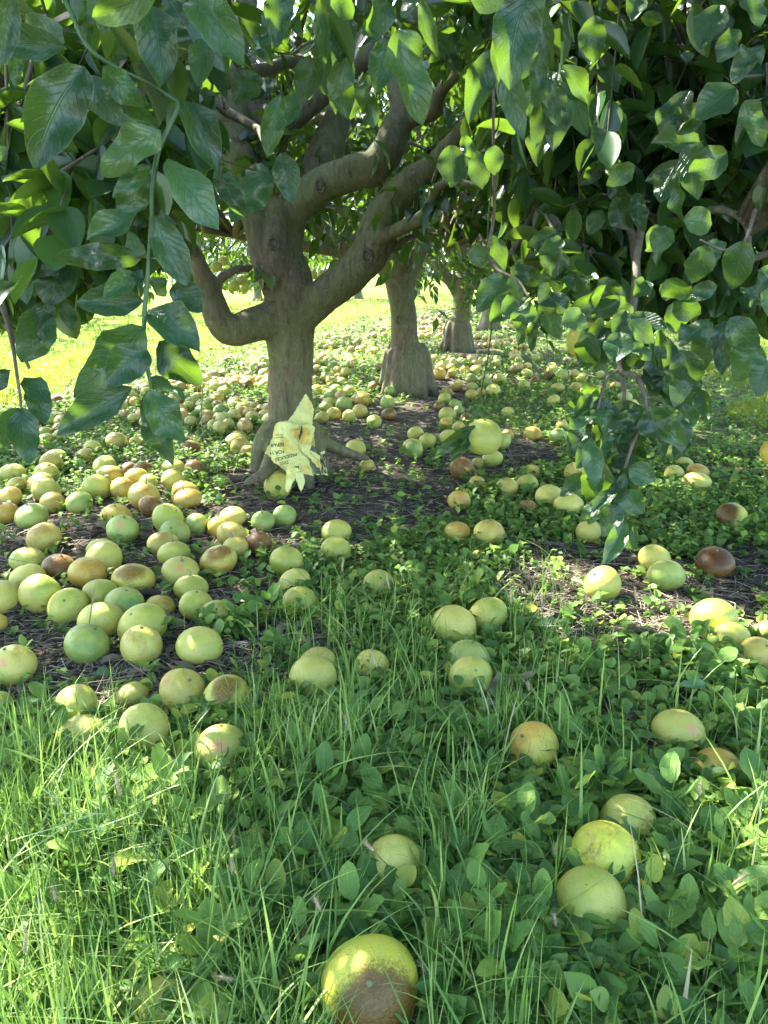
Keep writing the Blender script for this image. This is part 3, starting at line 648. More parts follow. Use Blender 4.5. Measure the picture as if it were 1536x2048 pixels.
# ------------------------------------------------------------------ fruit
FR = '''62,1028,66,50,g|87,1074,70,56,t|54,1112,70,48,l|118,1130,68,48,b,s|56,1152,70,46,y|175,1148,75,60,o|5,1188,86,56,y|76,1186,88,70,l|131,1202,80,46,l,c|201,1092,58,38,l
206,1116,78,52,y|267,1154,85,56,r|200,1182,72,52,l|248,1200,79,58,g|320,1205,60,38,t,s|200,1230,92,52,y|284,1244,97,58,l|173,1280,92,64,g|283,1294,86,76,y|399,1288,95,62,y|24,1325,94,76,y,p
246,1060,67,54,g,p|232,1034,58,42,o,s|337,1040,66,48,l|348,1066,62,44,g,c|327,1084,65,42,t|348,1110,66,48,l,s|362,1141,76,50,y,sp|382,1170,72,44,l,s|396,1210,70,56,l|428,1225,66,42,y|393,1052,48,42,g
437,1055,46,50,o|463,1068,60,50,t|470,1094,54,40,t,s|518,1084,53,44,b,s|438,1120,75,54,r|464,1030,56,38,y,p|525,1036,48,38,g,s|568,1024,50,38,g|573,1116,70,54,l|672,1052,60,46,l|671,1090,60,48,l
588,1152,68,46,y|600,1194,72,44,l|150,1396,88,66,y|265,1380,64,42,y|365,1378,94,74,t|453,1392,95,74,r|160,1450,98,62,l|288,1452,110,78,y,c|443,1502,106,84,y,p|627,1348,100,86,y|634,1326,78,60,l|742,1323,72,56,y
757,1154,62,50,l|0,1400,46,46,l|-6,1244,40,44,o|915,1060,52,38,o|978,1062,63,50,t|1178,1054,54,42,y|1310,1114,66,50,y|1333,1146,73,60,g,m|1431,1118,77,54,b,m|1463,1040,63,50,h|1206,1166,75,60,l
910,1238,96,72,y|976,1220,80,62,l|938,1302,84,66,g|942,1348,88,76,l,c|1432,1234,91,68,l|1457,1268,73,50,l|1536,1262,50,40,g|1518,1310,76,60,t|1066,1490,104,92,o|1358,1452,104,74,y,p|1435,1522,90,54,o
740,1992,198,172,h,c|320,2010,112,84,y|790,1738,116,106,y|1210,1721,140,130,h|1180,1815,146,126,l|1256,1632,112,90,y|924,935,49,42,b|955,922,26,20,t|954,966,34,27,t|919,998,47,40,o,p|1013,970,46,38,t
1055,962,46,36,l|1063,943,36,26,t|1100,986,60,44,y|1138,1003,60,44,y|1146,972,40,30,y|1057,1012,38,30,b|1148,946,42,36,t|1066,865,36,28,o|831,866,34,26,l|856,878,36,28,l|824,890,38,27,y|828,903,38,32,g
893,847,28,22,o|895,828,38,28,l|911,808,29,23,g|889,795,27,23,l|879,812,24,20,b|918,823,23,20,g|933,836,28,18,b|917,856,28,18,t|780,781,23,20,g|775,803,31,28,g|778,825,32,24,b|879,749,26,22,o
903,750,18,17,t|942,756,22,17,o|914,769,26,20,t|944,772,26,20,y|943,787,26,19,t|963,785,20,18,o|986,780,31,21,y|999,759,27,21,y|988,754,20,17,b|953,738,26,21,l|930,740,22,18,t|1048,773,26,21,l|1115,775,33,23,l
1055,741,26,16,y|1095,748,22,16,b|1123,748,27,22,g|1148,748,21,17,t|1104,732,22,16,l|1165,754,22,17,y|1153,774,24,20,o|1107,803,29,18,y|1070,714,20,14,y|1025,766,21,17,b|1070,758,21,15,b|1015,821,27,19,l
1125,847,28,20,y|1250,794,31,24,g|1263,812,31,24,y|1303,872,30,24,l|1343,902,42,32,l|1370,920,36,26,y|1349,940,40,30,y|1397,936,46,32,o|1393,959,58,36,y|1005,886,34,30,g|985,911,44,30,l|1015,870,27,21,t
1001,684,20,17,o|470,876,44,32,y|481,889,40,32,t|495,901,30,34,t|711,900,42,32,y|734,935,29,26,t,m|558,943,52,34,o,s|555,966,56,50,y|390,936,44,32,b|347,931,47,34,l|346,962,46,40,y|371,976,54,34,o|374,995,58,38,o,s
303,1014,52,34,b|287,992,62,52,t,s|294,968,46,30,l|245,979,48,44,t|193,975,57,48,l|220,945,54,38,t,s|208,925,50,36,l|258,938,37,32,b|287,940,44,36,b,s|275,957,52,34,o|157,1002,54,42,g|105,1003,49,44,t|92,976,56,40,l
80,960,56,36,t|19,992,50,38,o|10,1022,50,42,o,s|33,965,44,30,t|22,938,54,32,y|93,938,49,37,y|102,920,50,32,t|106,908,52,30,l|168,905,40,28,t|185,890,36,28,y|233,877,44,34,t,p|91,872,32,21,y|91,858,30,18,l|122,864,36,23,l
122,850,40,24,b,s|148,838,26,18,l|381,886,36,24,b|270,884,24,26,o|268,839,26,20,y|270,807,22,18,o|442,821,34,24,g|483,823,32,22,o|408,813,30,25,g|378,813,26,26,l|432,795,36,24,o|393,795,28,20,l|447,783,33,23,l
470,805,32,20,t|430,774,24,18,y|445,760,23,16,b|498,761,27,20,o|521,758,24,18,o|427,765,26,16,t|470,752,20,15,l|510,728,18,14,y|522,729,16,13,o|531,722,16,14,y|631,758,19,17,g|662,756,24,17,g|673,778,26,21,g
687,803,40,32,g|725,796,32,26,o|719,816,34,27,y,p|667,825,32,25,t|697,831,28,23,y|658,802,32,22,y|652,813,32,22,l|643,835,32,22,t|712,795,26,20,t|697,780,25,18,y|748,773,26,21,b|748,838,32,19,l|705,722,25,17,y
678,742,24,16,o|650,740,24,16,g|633,727,22,16,l|645,714,20,15,t|740,704,17,14,y|748,700,16,13,o|682,700,16,12,y|668,688,15,12,l|700,690,14,11,o|655,672,14,11,y|690,668,13,10,l|640,690,15,12,y'''
SKIN = {'g': ((.20, .31, .065), (.38, .42, .10), 'green'), 'l': ((.35, .40, .065), (.51, .47, .095), 'yellow-green'), 'y': ((.58, .52, .115), (.48, .47, .095), 'pale yellow'),
        't': ((.46, .37, .085), (.52, .45, .085), 'tan'), 'b': ((.24, .13, .035), (.38, .27, .06), 'brown'), 'o': ((.60, .36, .06), (.56, .48, .08), 'orange-yellow'),
        'r': ((.52, .50, .08), (.56, .48, .08), 'russet-topped'), 'h': ((.58, .54, .06), (.50, .50, .06), 'half-browned')}
BRUISE = {'g': -.26, 'l': -.16, 'y': -.06, 't': .14, 'b': .40, 'o': .08, 'r': .16, 'h': -.05}
def fruit_mesh(seed, hi=True):
    rs = np.random.RandomState(seed); n, m = (36, 22) if hi else (18, 11)
    top = rs.uniform(.0, .06); pear = rs.uniform(-.03, .10); obl = rs.uniform(.90, 1.0); dim = .05
    V = []; ph = rs.uniform(0, 6.28, 4)
    for i in range(m+1):
        t = math.pi*i/m
        for j in range(n):
            a = 2*math.pi*j/n
            r = 1+(.018+.03*(seed % 3 == 1))*math.sin(2*a+ph[0])*math.sin(t)+(.012+.018*(seed % 4 == 2))*math.sin(3*a+ph[1])*math.sin(t)**2
            x = math.sin(t)*r*(1-pear*math.cos(t)*.5); z = math.cos(t)*obl+pear*.4*max(0, math.cos(t))**2
            z -= dim*math.exp(-(t/.22)**2)*(1 if i < m/2 else 0)+0; z += dim*.7*math.exp(-((math.pi-t)/.25)**2)
            V.append((x*math.cos(a), x*math.sin(a), z))
    V = np.array(V); i = np.arange(m)[:, None]*n; j = np.arange(n)[None]
    Q = np.stack([i+j, i+n+j, i+n+(j+1) % n, i+(j+1) % n], -1).reshape(-1, 4)
    return np_mesh('grapefruit_body', V, [Q], None, True, M_FRUIT)
FM = [fruit_mesh(s) for s in range(8)]; FML = [fruit_mesh(s, False) for s in range(5)]
def calyx_mesh():
    a = Acc(); V, Q, T = tube([[0, 0, .90], [0, 0, .955], [0, 0, .985], [0, 0, .99]], [.065, .07, .05, .02], 10); a.add(V, Q, T); return a.mesh('calyx', M_CALYX)
def stalk_mesh(seed):
    rs = np.random.RandomState(seed); a = Acc(); l = rs.uniform(.35, .8)
    p = [[0, 0, .88], [rs.uniform(-.05, .05), 0, 1+l*.4], [rs.uniform(-.2, .2), rs.uniform(-.1, .1), .95+l]]
    V, Q, T = tube(spline(p, 6), [.07, .04, .035, .032, .03, .035], 6); a.add(V, Q, T)
    V, Q, T = tube([[0, 0, .90], [0, 0, .955], [0, 0, .985]], [.11, .11, .05], 9); a.add(V, Q, T); return a.mesh('stalk', M_DRYSTEM)
CALYX = calyx_mesh(); STALK = [stalk_mesh(i) for i in range(4)]
fruits = []
for ln in FR.split('\n'):
    for f in ln.split('|'):
        q = f.split(','); fl = q[5] if len(q) > 5 else ''
        fruits.append([float(q[0]), float(q[1]), float(q[2]), float(q[3]), q[4], fl])
N_HAND = len(fruits)
def fruit_world(cx, cy, w):
    r = .06
    for _ in range(5):
        g = G(cx, cy, r*.86); r = w*depth_at(g)/F/2
    return g, r
rsF = np.random.RandomState(11)
FW = []
for cx, cy, w, h, t, fl in fruits:
    g, r = fruit_world(cx, cy, w)
    if cy < 900: r = min(max(r, .040), .068)
    FW.append([g[0], g[1], r, min(1.0, max(.74, h/w*1.12))])
# more of the windfalls farther along the row, one by one
tries = 0
while len(FW) < 300 and tries < 6000:
    tries += 1
    y = rsF.uniform(4.6, 11.5); row = -1.45+.235*y; x = row+rsF.uniform(-2.9, 3.3)
    if vnoise(x, y, 3.0, 5) < .28: continue
    px, py, d = proj(np.array([x, y, .05]))
    if not (-20 < px[0] < 1556) or (py[0] > 800 and (px[0] < 300 or px[0] > 1150)): continue
    if any((x-f[0])**2+(y-f[1])**2 < (.055+f[2])**2 for f in FW): continue
    if any(math.hypot(x-b[0], y-b[1]) < .36 for b in (MAIN, B2, B3)): continue
    r = rsF.uniform(.046, .062); FW.append([x, y, r, rsF.uniform(.8, .98)])
    fruits.append([px[0], py[0], 2*r*F/d[0], 0, rsF.choice(list('glyytotlbo')), ''])
# settle: neighbours that would pass through one another move apart
A = np.array(FW)
for _ in range(25):
    for i in range(len(A)):
        d = A[:, :2]-A[i, :2]; dist = np.hypot(d[:, 0], d[:, 1]); mn = (A[:, 2]+A[i, 2])*.93
        for j in np.where((dist < mn) & (dist > 1e-6))[0]:
            push = (mn[j]-dist[j])*.25*d[j]/dist[j]; A[j, :2] += push; A[i, :2] -= push
DIST_WORDS = ['nearest', 'second nearest', 'third nearest', 'fourth nearest', 'fifth nearest', 'sixth nearest', 'seventh nearest', 'eighth nearest', 'ninth nearest', 'tenth nearest', 'eleventh nearest', 'twelfth nearest']
def zone(px, py):
    if py >= 1600: return 'in the foreground weeds', 'the camera'
    if py >= 1340: return ('in long grass below the left pile' if px < 560 else 'in the grass at centre' if px < 1200 else 'in weeds at the right edge'), 'the camera'
    if px < 560:
        if py >= 1225: return 'in the front row of the left pile', 'the camera'
        if py >= 1140: return 'in the second rank of the left pile', 'the bagged trunk'
        if py >= 1075: return 'in the middle of the left pile', 'the bagged trunk'
        if py >= 1015: return 'at the back of the left pile', 'the bagged trunk'
        if py >= 950: return 'on the dark mulch behind the left pile', 'the bagged trunk'
        if py >= 895: return 'in weeds left of the bagged trunk', 'the bagged trunk'
        if py >= 830: return 'in weeds under the hanging left leaves', 'the bagged trunk'
        if py >= 770: return 'in the cluster back left of the bagged trunk', 'the bagged trunk'
        return 'at the sunlit edge behind the elbow limb', 'the bagged trunk'
    if py >= 1180: return ('in grass between mulch patches' if px < 1100 else 'on the right mulch patch'), 'the camera'
    if py >= 1020: return ('in front of the bagged trunk' if px < 800 else 'below the hanging fruit' if px < 1120 else 'under the low hanging branch'), 'the bagged trunk'
    if py >= 920: return ('at the foot of the bagged trunk' if px < 800 else 'in weeds around the hanging fruit' if px < 1200 else 'in clover right of the hanging branch'), 'the bagged trunk'
    if py >= 840: return ('beside the roots of the bagged trunk' if px < 780 else 'behind the hanging fruit' if px < 1200 else 'in clover right of the hanging branch'), 'the bagged trunk'
    if px < 860: return ('between the first and second trunks' if py >= 745 else 'at the edge of shade between first and second trunks'), 'the second trunk'
    if py >= 790: return 'in front of the second trunk', 'the second trunk'
    if py >= 740: return 'right of the second root flare', 'the second trunk'
    return 'around the third trunk', 'the third trunk'
LM = {'the camera': (0, 0), 'the bagged trunk': (MAIN[0], MAIN[1]), 'the second trunk': (B2[0], B2[1]), 'the third trunk': (B3[0], B3[1])}
HAND = {(740, 1992): 'largest grapefruit, half browned with pale scar, at the bottom of the view', (734, 935): 'small tan grapefruit alone on the mulch beside the bagged trunk roots',
        (1333, 1146): 'plain green grapefruit touching a yellow one on the right mulch', (1431, 1118): 'dark brown shiny grapefruit beside the fallen stick', (1463, 1040): 'grapefruit brown on one side in clover',
        (246, 1060): 'green grapefruit with pink cheek in the left pile', (24, 1325): 'pale yellow grapefruit with a pink spot at the left pile front edge', (362, 1141): 'yellow grapefruit with round pink spot and thin stalk',
        (1066, 1490): 'orange-yellow grapefruit alone in long grass, round and large', (555, 966): 'yellow grapefruit lying against the torn yellow sack', (558, 943): 'orange-yellow grapefruit tucked behind the torn yellow sack',
        (1210, 1721): 'yellow-green grapefruit with brown patch, resting on another in foreground weeds', (1180, 1815): 'yellow-green grapefruit below the brown-patched one in foreground grass',
        (320, 2010): 'yellow grapefruit nearly buried in foreground grass at bottom left', (790, 1738): 'pale yellow grapefruit among blades and broad leaves above the browned one', (1256, 1632): 'yellow grapefruit behind the brown-patched one in weeds',
        (627, 1348): 'large pale yellow grapefruit in grass with another touching behind', (634, 1326): 'yellow-green grapefruit hidden behind the large pale one in grass',
        (942, 1348): 'yellow-green grapefruit with dark stem scar facing the camera', (938, 1302): 'green grapefruit behind the one with the dark stem scar'}
groups = {}
for i, (f, a) in enumerate(zip(fruits, A)):
    z, lm = zone(f[0], f[1]); c = SKIN[f[4]][2]
    if i >= N_HAND or f[1] < 770: groups.setdefault(('far', z, c), []).append(i)
    elif (int(f[0]), int(f[1])) not in HAND: groups.setdefault((z, c, lm), []).append(i)
labels = {}
for k, ids in groups.items():
    if k[0] == 'far':
        lm = zone(fruits[ids[0]][0], fruits[ids[0]][1])[1]; L = LM[lm]; ids.sort(key=lambda i: math.hypot(A[i][0]-L[0], A[i][1]-L[1]))
        for r_, i in enumerate(ids):
            labels[i] = 'small %s grapefruit %s' % (k[2], k[1]) if len(ids) == 1 or r_ > 10 else 'small %s grapefruit %s, %s to %s' % (k[2], k[1], DIST_WORDS[r_], {'the bagged trunk': 'bagged trunk', 'the second trunk': 'second', 'the third trunk': 'third trunk'}.get(lm, 'viewer'))
            if len(labels[i].split()) > 16: labels[i] = ' '.join(labels[i].replace(' the ', ' ').split()[:16])
        continue
    z, c, lm = k; L = LM[lm]
    ids.sort(key=lambda i: math.hypot(A[i][0]-L[0], A[i][1]-L[1]))
    extra = lambda i: ' with pink spot' if 'p' in fruits[i][5] else ' with stalk' if 's' in fruits[i][5] else ''
    for r_, i in enumerate(ids):
        if len(ids) == 1: labels[i] = '%s grapefruit%s %s' % (c, extra(i), z)
        else: labels[i] = '%s grapefruit %s, %s to %s' % (c, z, DIST_WORDS[min(r_, 11)], {'the bagged trunk': 'bagged trunk', 'the camera': 'the viewer', 'the second trunk': 'that trunk', 'the third trunk': 'third trunk'}[lm])
        w_ = labels[i].split()
        if len(w_) > 16: labels[i] = ' '.join(labels[i].replace('in the front row of the', 'in front row of').replace('in the second rank of the', 'in second rank of').replace(' the ', ' ').split()[:16])
FOBJ = []
for i, (f, a) in enumerate(zip(fruits, A)):
    cx, cy, w, h, t, fl = f; x, y, r, sq = a
    rs = np.random.RandomState(1000+i)
    me = FM[rs.randint(8)] if w > 34 else FML[rs.randint(5)]
    o = link('grapefruit', me); o['category'] = 'grapefruit'
    o['label'] = HAND.get((int(cx), int(cy))) or labels[i]; o['group'] = 'grapefruits fallen on the ground'
    sink = .17 if t != 'h' else .10
    if w > 150: sink = .30
    if w > 60 and cy > 1225 and cy < 1340 and cx < 450: sink = .18
    o.location = (x, y, hgt(x, y)+r*sq*(1-sink))
    tilt = rs.uniform(.05, .9) if not fl or 'c' in fl else .25
    yaw = rs.uniform(0, 6.28)
    if 'c' in fl: yaw = -math.pi/2+rs.uniform(-.4, .4); tilt = .75
    q = Quaternion((math.cos(yaw+math.pi/2), math.sin(yaw+math.pi/2), 0), tilt)@Quaternion((0, 0, 1), rs.uniform(0, 6.28))
    if (int(cx), int(cy)) == (740, 1992): q = Quaternion((1, 0, 0), .62)@Quaternion((0, 0, 1), .4)
    o.rotation_mode = 'QUATERNION'; o.rotation_quaternion = q
    o.scale = (r, r, r*(sq if tilt < .4 else (1+sq)/2))
    s1, s2, _ = SKIN[t]; j = rs.uniform(.88, 1.1); g = rs.uniform(-.03, .03)
    o['skin'] = [min(1, max(0, s1[0]*j+g)), s1[1]*j, s1[2]*j]; o['blush'] = [s2[0]*j, min(1, s2[1]*j+g), s2[2]*j]
    o['bruise'] = BRUISE[t]+rs.uniform(-.08, .10)
    o['bruise_colour'] = [.16, .065, .015] if t in 'bh' else [.38, .22, .04]
    if 'm' in fl and t == 'b': o['bruise'] = .62
    o['spot_on'] = 1.0 if 'p' in fl else 0.0
    vloc = Vector((rs.uniform(-.3, .3), -.75, .6)).normalized(); vloc.rotate(q.inverted()); o['spot'] = list(vloc)
    pd, pr_ = Vector((0, 0, -1)), 0.0
    if t == 'h': pd, pr_ = (Vector((.20, -.88, .28)), .98) if w > 150 else (Vector((.75, -.6, .0)), .45) if w > 120 else (Vector((-.8, -.4, .5)), 1.0)
    elif t == 'r': pd, pr_ = Vector((.05, -.45, .85)), .72
    elif 'm' in fl and t == 'b': pd, pr_ = Vector((-.3, -.3, .9)), 1.15
    pd.rotate(q.inverted()); o['patch'] = list(pd); o['patch_size'] = pr_
    if 's' in fl: link('stalk', STALK[rs.randint(4)], o)
    elif w > 22 and (rs.rand() < .55 or 'c' in fl): link('calyx', CALYX, o)
    FOBJ.append(o)
# the rest, far along the row, too small to tell apart
def far_fruit():
    rs = np.random.RandomState(77); base = FML[0]
    n, m = 8, 5; V = []
    for i in range(m+1):
        t = math.pi*i/m
        for j in range(n): V.append((math.sin(t)*math.cos(6.283*j/n), math.sin(t)*math.sin(6.283*j/n), math.cos(t)*.9))
    V = np.array(V); i = np.arange(m)[:, None]*n; j = np.arange(n)[None]
    Q = np.stack([i+j, i+n+j, i+n+(j+1) % n, i+(j+1) % n], -1).reshape(-1, 4)
    P_ = []
    n, m = 12, 8; V = []
    for i in range(m+1):
        t = math.pi*i/m
        for j in range(n): V.append((math.sin(t)*math.cos(6.283*j/n), math.sin(t)*math.sin(6.283*j/n), math.cos(t)*.88))
    V = np.array(V); i = np.arange(m)[:, None]*n; j = np.arange(n)[None]
    Q = np.stack([i+j, i+n+j, i+n+(j+1) % n, i+(j+1) % n], -1).reshape(-1, 4)
    while len(P_) < 880:
        if len(P_) < 170: y = rs.uniform(4.9, 8.6); x = -1.45+.235*y+rs.uniform(-2.8, -.45)
        else: y = rs.uniform(8.5, 22); x = -1.45+.235*y+rs.uniform(-2.3, 3.0)
        if vnoise(x, y, 1.9, 5) < (.12 if y > 8.5 else .0): continue
        if np.min((A[:, 0]-x)**2+(A[:, 1]-y)**2) < .012: continue
        if P_ and min((q[0]-x)**2+(q[1]-y)**2 for q in P_[-200:]) < .008: continue
        if min(math.hypot(x-b[0], y-b[1]) for b in (MAIN, B2, B3)) < .4: continue
        P_.append((x, y, rs.uniform(.045, .062)))
    P_ = np.array(P_); k = len(P_)
    VV = V[None]*P_[:, 2][:, None, None]+np.stack([P_[:, 0], P_[:, 1], P_[:, 2]*.8], -1)[:, None]
    QQ = (Q[None]+(np.arange(k)*len(V))[:, None, None]).reshape(-1, 4)
    m_, nt, b = mat('far_grapefruit_skin'); nn = N(nt)
    nn.l(nn.ramp(nn.attr('rnd'), [(0, (.30, .38, .09)), (.35, (.50, .48, .13)), (.7, (.56, .43, .13)), (1, (.36, .22, .08))]), nn_i := nn.node('ShaderNodeMix', data_type='RGBA').inputs[6]); nx_ = nn_i.node; nn.l(nn.smooth(nn.noise(nn.coord(), 26, 4, .7), .48, .66), nx_.inputs[0]); nx_.inputs[7].default_value = (.30, .22, .07, 1); nn.l(nx_.outputs[2], b.inputs['Base Color']); b.inputs['Roughness'].default_value = .5
    link('grapefruit_litter', np_mesh('far_grapefruits', VV.reshape(-1, 3), [QQ], {'rnd': np.repeat(rs.rand(k), len(V))}, True, m_), kind='stuff', label='carpet of small fallen grapefruits far along the row')
far_fruit()
# fruit still hanging
def hanging(px, py, Y, w, t, lab, stem_pts, fl='', leaf=None):
    p = P(px, py, Y); r = w*depth_at(p)/F/2
    o = link('grapefruit', FM[int(px) % 8]); o['category'] = 'grapefruit'; o['label'] = lab; o['group'] = 'grapefruits still hanging on the trees'
    o.location = p; o.rotation_mode = 'QUATERNION'; o.rotation_quaternion = Quaternion((1, 0, 0), .12); o.scale = (r, r, r*.94)
    s1, s2, _ = SKIN[t]; o['skin'] = list(s1); o['blush'] = list(s2); o['bruise'] = -.3; o['bruise_colour'] = [.4, .25, .08]; o['spot_on'] = 0.0; o['spot'] = [0., 0., 1.]; o['patch'] = [0., 0., -1.]; o['patch_size'] = 0.0
    link('calyx', CALYX, o)
    if stem_pts:
        a = Acc(); pts = [p+np.array([0, 0, r*.85])]+[P(*s) for s in stem_pts]
        V, Q, T = tube(spline(pts, 24), np.full(24, .0022), 6); a.add(V, Q, T)
        s = link('stalk', a.mesh('hanging_stalk', M_STEM), o); bpy.context.view_layer.update(); s.matrix_parent_inverse = o.matrix_world.inverted()
    return o
HUNG = hanging(967, 874, 2.25, 80, 'l', 'yellow-green grapefruit hanging alone on a long thin stalk', [(962, 790, 2.25), (978, 700, 2.25), (985, 600, 2.2), (975, 480, 2.2), (985, 350, 2.1), (990, 200, 2.0)])
HUNG['skin'] = [.42, .44, .09]; HUNG['blush'] = [.36, .42, .10]
hanging(1178, 682, 2.15, 90, 'y', 'yellow grapefruit hanging half hidden behind glossy leaves of the low branch', [(1190, 620, 2.1), (1200, 560, 2.0)])
hanging(1552, 905, 1.9, 60, 'o', 'orange-yellow grapefruit hanging at the right edge, mostly out of view', [(1560, 800, 1.9), (1570, 650, 1.9)])
hanging(1520, 640, 2.6, 60, 'y', 'yellow grapefruit deep in the leaves near the right edge', None)
hanging(1090, 262, 3.6, 22, 'o', 'small orange-yellow grapefruit high in the shaded leaves', None)
for k, (px, py, Y, w, lab) in enumerate([(433, 534, 6.3, 24, 'green-yellow grapefruit hanging highest in the far cluster by the elbow limb'), (447, 522, 6.5, 22, 'green-yellow grapefruit hanging behind the highest one by the elbow limb'),
        (484, 560, 6.4, 24, 'green-yellow grapefruit hanging right in the far cluster beside the trunk'), (468, 572, 6.3, 24, 'green-yellow grapefruit hanging left in the far cluster beside the trunk'), (489, 576, 6.6, 20, 'green-yellow grapefruit hanging lowest in the far cluster beside the trunk'),
        (628, 550, 6.6, 18, 'small yellow grapefruit hanging left of a pair behind the fork'), (644, 550, 6.5, 21, 'small yellow grapefruit hanging right of a pair behind the fork')]):
    hanging(px, py, Y, w, 'l', lab, [(px+3, py-40, Y), (px+6, py-90, Y)])
# ------------------------------------------------------------------ ground cover
FPOS = A[:, :2]; FRAD = A[:, 2]
def off_fruit(x, y, m=1.0):
    ok = np.ones(len(x), bool)
    for (fx, fy), r in zip(FPOS, FRAD): ok &= (x-fx)**2+(y-fy)**2 > (r*m)**2
    for b, rr in ((MAIN, .2), (B2, .28), (B3, .26)): ok &= (x-b[0])**2+(y-b[1])**2 > rr**2
    return ok
def sample_px(rs, n, x0, x1, y0, y1):
    px = rs.uniform(x0, x1, n); py = rs.uniform(y0, y1, n)
    v = (CY-py)/F; dz = -ST+v*CT; t = -CAMH/dz
    return px, py, (px-CX)/F*t, (CT+v*ST)*t
def blades(name, mat_, x, y, hh, ww, rs, seg=4, lean=.5, rnd=None, z0=-.005, curl=1.0):
    n = len(x); a = rs.uniform(0, 6.283, n); d = np.stack([np.cos(a), np.sin(a), np.zeros(n)], -1)
    w = np.stack([-np.sin(a+rs.normal(0, .6, n)), np.cos(a), np.zeros(n)], -1)
    ln = np.abs(rs.normal(0, lean, n)); base = np.stack([x, y, hgt(x, y)+z0], -1)
    if mat_ == M_FIELD: base[:, 2] = z0
    ts = np.linspace(0, 1, seg+1); vs_ = []
    up = np.array([0, 0, 1.])
    for t in ts:
        c = base+up*(hh*(t-.28*t**2*np.minimum(ln, 1.6)*curl))[:, None]+d*(hh*(ln*t**1.9)*.8)[:, None]
        wd = ww*(1-t)**.7*.5 if t > .35 else ww*.5*(.75+.7*t)
        if t < 1: vs_ += [c-w*wd[:, None], c+w*wd[:, None]]
        else: vs_ += [c]
    V = np.stack(vs_, 1); k = V.shape[1]; o = (np.arange(n)*k)[:, None, None]
    Qt = np.array([[2*i, 2*i+1, 2*i+3, 2*i+2] for i in range(seg-1)]); Tt = np.array([[2*seg-2, 2*seg-1, 2*seg]])
    r = rs.rand(n) if rnd is None else rnd
    return np_mesh(name, V.reshape(-1, 3), [(Qt[None]+o).reshape(-1, 4), (Tt[None]+o).reshape(-1, 3)], {'rnd': np.repeat(r, k)}, True, mat_)
def grass_amount(px, py):
    g = np.zeros(len(px))
    for cx, cy, a, b, s in [(250, 1620, 420, 170, 1), (120, 1500, 260, 90, .8), (620, 1520, 260, 200, .85), (800, 1280, 300, 170, .9), (700, 1180, 190, 90, .5), (1010, 1350, 240, 150, .7), (1020, 1180, 190, 80, .45), (1250, 1600, 260, 160, .45), (1420, 1650, 200, 260, .5),
                            (120, 1960, 420, 230, .8), (500, 1900, 260, 230, .75), (900, 1950, 300, 200, .4), (960, 1500, 230, 170, .6), (1170, 1950, 260, 160, .35), (1500, 1900, 180, 220, .45), (880, 1620, 160, 130, .4), (1080, 1080, 180, 60, .35), (780, 1330, 170, 130, 1.1), (900, 1720, 110, 190, .8), (1200, 1860, 130, 170, .7), (1010, 1480, 130, 110, .8), (60, 1750, 160, 260, 1.1), (950, 1120, 120, 60, .4), (60, 1060, 70, 30, .3)]:
        g = np.maximum(g, s*np.clip(1.35-((px-cx)/a)**2-((py-cy)/b)**2, 0, 1))
    return g
